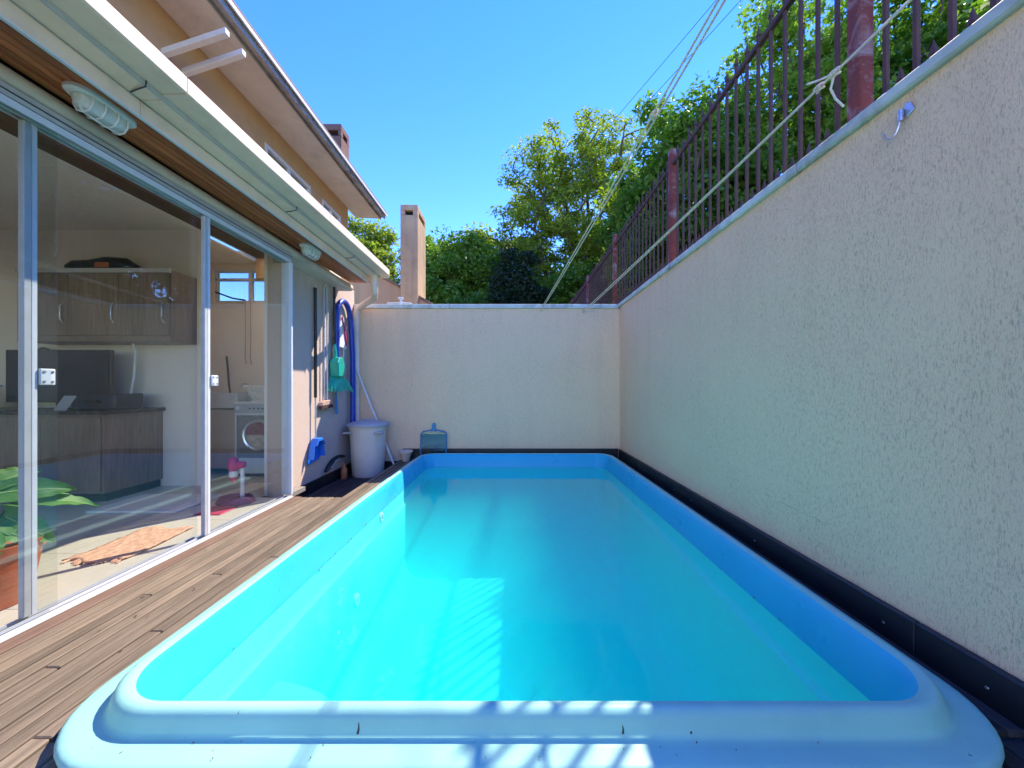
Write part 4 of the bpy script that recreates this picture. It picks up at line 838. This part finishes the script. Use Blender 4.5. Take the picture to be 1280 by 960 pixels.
tag(lit.build('leaf_litter', 'litter', fix=False), 'tiny dry leaf bits along the waterline, rim and deck', 'litter', kind='stuff')
for xx, L in ((-0.44, 0.014), (0.312, 0.012), (0.505, 0.005)):
    MB().tube([(xx, PY0 + 0.0905, 0.068), (xx + 0.002, PY0 + 0.0945, 0.068 + L * 0.8), (xx, PY0 + 0.0985, 0.068 + L * 1.8)], [0.0035, 0.0025, 0.001], 6).build('scuff_mark', 'litter', pool)

# ------------------------------------------------------------------ trees
def leaf_mesh(name, cen, rad, per, size, m, parent, flat=0.65, up=0.5, org=(0, 0, 0)):
    cen = np.asarray(cen); rad = np.asarray(rad); n = len(cen) * per
    idx = np.repeat(np.arange(len(cen)), per)
    d = RNG.normal(size=(n, 3)); d /= np.linalg.norm(d, axis=1)[:, None]; rr = RNG.random(n) ** 0.45
    p = cen[idx] + d * (rad[idx] * rr)[:, None] * np.array([1, 1, flat]) - np.array(org)
    nrm = RNG.normal(size=(n, 3)); nrm[:, 2] = np.abs(nrm[:, 2]) + up; nrm /= np.linalg.norm(nrm, axis=1)[:, None]
    t = RNG.normal(size=(n, 3)); t -= nrm * (t * nrm).sum(1)[:, None]; t /= np.linalg.norm(t, axis=1)[:, None]; b = np.cross(nrm, t)
    s = (size * RNG.uniform(0.6, 1.35, n))[:, None]
    v = np.empty((n, 4, 3)); v[:, 0] = p - t * s; v[:, 1] = p + b * s * 0.5 + nrm * s * 0.12; v[:, 2] = p + t * s - nrm * s * 0.15; v[:, 3] = p - b * s * 0.5 + nrm * s * 0.12
    me = bpy.data.meshes.new(name); me.vertices.add(n * 4); me.vertices.foreach_set('co', v.ravel())
    me.loops.add(n * 4); me.loops.foreach_set('vertex_index', np.arange(n * 4, dtype=np.int32))
    me.polygons.add(n); me.polygons.foreach_set('loop_start', np.arange(0, n * 4, 4, dtype=np.int32)); me.polygons.foreach_set('loop_total', np.full(n, 4, dtype=np.int32))
    a = me.attributes.new('rnd', 'FLOAT', 'FACE')
    cr = RNG.random(len(cen)); a.data.foreach_set('value', (0.55 * cr[idx] + 0.45 * RNG.random(n)).astype(np.float32))
    me.update(calc_edges=True); me.materials.append(M[m])
    o = bpy.data.objects.new(name, me); COL.objects.link(o); o.parent = parent; return o
def tree(name, label, base, cz, rad, ncl, per, size, m, seed, crad=0.75, group=None, flat=0.6, thick=0.16, hollow=0.35, zmin=None, lean=(0, 0), up=0.5, lobe=1.0):
    rg = np.random.default_rng(seed); bxp, byp = base; zb = -1.0
    t = thing(name, (bxp, byp, zb), label, 'tree', group)
    top = np.array([bxp + lean[0], byp + lean[1], cz - rad[2] * 0.55])
    cl = []
    lob = rg.normal(size=(7, 3)); lob /= np.linalg.norm(lob, axis=1)[:, None]; la = rg.uniform(-0.28, 0.22, 7) * lobe
    while len(cl) < ncl:
        d = rg.normal(size=3); d /= np.linalg.norm(d); q = hollow + (1 - hollow) * rg.random() ** 0.6
        q *= 1 + (la * np.maximum(0, lob @ d) ** 3).sum()
        p = np.array([bxp + lean[0], byp + lean[1], cz]) + d * q * np.array(rad)
        if zmin and p[2] < zmin: continue
        cl.append(p)
    cl = np.array(cl); cl = cl[np.argsort(np.linalg.norm(cl - top, axis=1))]
    nodes = [np.array([bxp, byp, zb])]; par = [-1]
    for k in range(1, 8):
        f = k / 7; nodes.append(nodes[0] * (1 - f) + top * f + np.array([math.sin(f * 4 + seed) * 0.12, math.cos(f * 3 + seed) * 0.12, 0]) * rad[0] * 0.25); par.append(k - 1)
    dist0 = [np.linalg.norm(x - nodes[0]) for x in nodes]
    for p in cl:
        A = np.array(nodes[4:]); dd = np.linalg.norm(A - p, axis=1) + 0.35 * np.array(dist0[4:]) + np.where(A[:, 2] > p[2] + 0.2, 1.5, 0)
        j = int(np.argmin(dd)) + 4; st = nodes[j]; L = np.linalg.norm(p - st); last = j; ns = max(2, int(L / (0.45 * crad + 0.2)))
        for k in range(1, ns + 1):
            f = k / ns; q = st * (1 - f) + p * f; q = q + np.array([0, 0, 0.10 * L * math.sin(math.pi * f)]) + rg.normal(size=3) * 0.04 * L * (f < 1)
            nodes.append(q); par.append(last); dist0.append(dist0[last] + L / ns); last = len(nodes) - 1
    n = len(nodes); cnt = np.zeros(n); kids = [[] for _ in range(n)]
    for i in range(n):
        if par[i] >= 0: kids[par[i]].append(i)
    for i in range(n - 1, -1, -1):
        cnt[i] += 1 if not kids[i] else 0
        if par[i] >= 0: cnt[par[i]] += cnt[i]
    r = thick * (cnt / cnt[0]) ** 0.5 + 0.004 * size / 0.1
    mb = MB(); done = set()
    def chain(i, start):
        pts, rr = ([nodes[start], nodes[i]], [r[i], r[i]]) if start is not None else ([nodes[i]], [r[i] * 1.3])
        while kids[i]:
            ks = sorted(kids[i], key=lambda q: -cnt[q])
            for q in ks[1:]: stack.append((q, i))
            i = ks[0]; pts.append(nodes[i]); rr.append(r[i])
        if len(pts) > 1: mb.tube(pts, rr, 6 if max(rr) > 0.05 else 4, caps=False)
    stack = [(0, None)]
    while stack: chain(*stack.pop())
    mb.build('trunk', 'bark', t, smooth=True, fix=False)
    cr = crad * rg.uniform(0.65, 1.25, ncl)
    leaf_mesh('crown', cl, cr, per, size, m, t, flat, up, (bxp, byp, zb))
    return t
G1 = 'trees behind the side fence'; G2 = 'trees beyond the far wall'
tree('spreading_tree', 'tall open crowned tree with dark visible limbs beyond the fence corner', (3.4, 17), 8.3, (4.1, 3.0, 5.0), 460, 150, 0.078, 'leafA', 3, 0.62, G2, 0.36, 0.34, 0.2, None, (-0.2, 0), 0.8, 0.45)
tree('broadleaf_tree', 'dense bushy green tree behind the far fence posts', (5.0, 11), 5.9, (2.3, 2.0, 3.9), 170, 230, 0.085, 'leafB', 21, 0.62, G1, 0.7, 0.2)
tree('broadleaf_tree', 'tall leafy tree rising above the fence beside the thick post', (8.3, 11.2), 7.2, (2.3, 2.2, 5.7), 190, 230, 0.09, 'leafE', 22, 0.68, G1, 0.7, 0.24)
tree('broadleaf_tree', 'big dark leafed tree behind the thick faded fence post', (11.6, 11.5), 7.6, (2.9, 2.4, 6.2), 200, 210, 0.095, 'leafB', 23, 0.75, G1, 0.7, 0.26)
tree('broadleaf_tree', 'leafy tree behind the fence above the swing hook', (13.4, 9.6), 7.6, (2.6, 2.4, 5.8), 150, 200, 0.095, 'leafE', 24, 0.75, G1, 0.7, 0.24)
tree('broadleaf_tree', 'leafy tree beyond the fence mirrored in the door glass', (9.0, 6.8), 4.4, (2.4, 2.2, 4.2), 130, 170, 0.12, 'leafE', 51, 0.8, G1, 0.7, 0.22)
tree('broadleaf_tree', 'round green tree beyond the fence facing the glass doors', (9.3, 3.4), 4.2, (2.4, 2.4, 4.0), 130, 170, 0.12, 'leafB', 52, 0.8, G1, 0.7, 0.22)
tree('broadleaf_tree', 'low branched green tree beyond the fence behind the viewer', (9.0, -0.2), 4.2, (2.4, 2.4, 4.0), 130, 170, 0.12, 'leafE', 53, 0.8, G1, 0.7, 0.22)
tree('dark_tree', 'narrow dark green tree between open crowned tree and fence', (5.0, 14), 5.6, (1.5, 1.5, 3.4), 80, 200, 0.09, 'leafB', 25, 0.6, G1, 0.75, 0.16)
tree('slender_tree', 'slender yellow green tree behind the second fence post', (4.3, 12.2), 5.2, (1.3, 1.3, 2.6), 70, 170, 0.085, 'leafC', 26, 0.55, G1, 0.7, 0.13)
tree('dark_tree', 'small dark blue green tree directly behind the far wall', (0.15, 12.5), 3.7, (0.9, 0.9, 2.0), 95, 170, 0.062, 'leafD', 31, 0.36, G2, 0.7, 0.10, 0.2)
tree('leafy_tree', 'round mid green tree beside the tall neighbouring chimney', (-2.2, 15), 4.9, (2.0, 1.8, 2.5), 110, 200, 0.085, 'leafE', 32, 0.62, G2, 0.7, 0.2)
tree('leafy_tree', 'bright yellow green tree behind the small dark tree', (-0.5, 18.5), 6.0, (2.3, 2.0, 3.0), 120, 170, 0.10, 'leafC', 33, 0.7, G2, 0.6, 0.2)
tree('leafy_tree', 'olive green tree showing between eave and tall chimney', (-5.6, 14.5), 5.3, (1.4, 1.4, 2.2), 80, 170, 0.085, 'leafA', 34, 0.55, G2, 0.7, 0.16)
tree('leafy_tree', 'green tree directly behind the tall chimney', (-4.2, 17), 5.0, (1.9, 1.5, 2.7), 90, 170, 0.095, 'leafE', 35, 0.65, G2, 0.7, 0.18)
tree('leafy_tree', 'low sunlit green tree under the open crowned tree', (2.3, 14.5), 4.0, (1.7, 1.4, 1.9), 90, 200, 0.08, 'leafE', 36, 0.55, G2, 0.7, 0.14)
tree('leafy_tree', 'low dark leafed tree behind the far wall by the chimney', (-1.6, 12.8), 3.1, (1.3, 1.0, 1.2), 60, 210, 0.07, 'leafB', 37, 0.45, G2, 0.7, 0.11)
tree('leafy_tree', 'dense green tree far behind the fence corner', (4.2, 20), 5.2, (2.6, 2.0, 3.2), 100, 170, 0.11, 'leafB', 38, 0.8, G2, 0.7, 0.2)
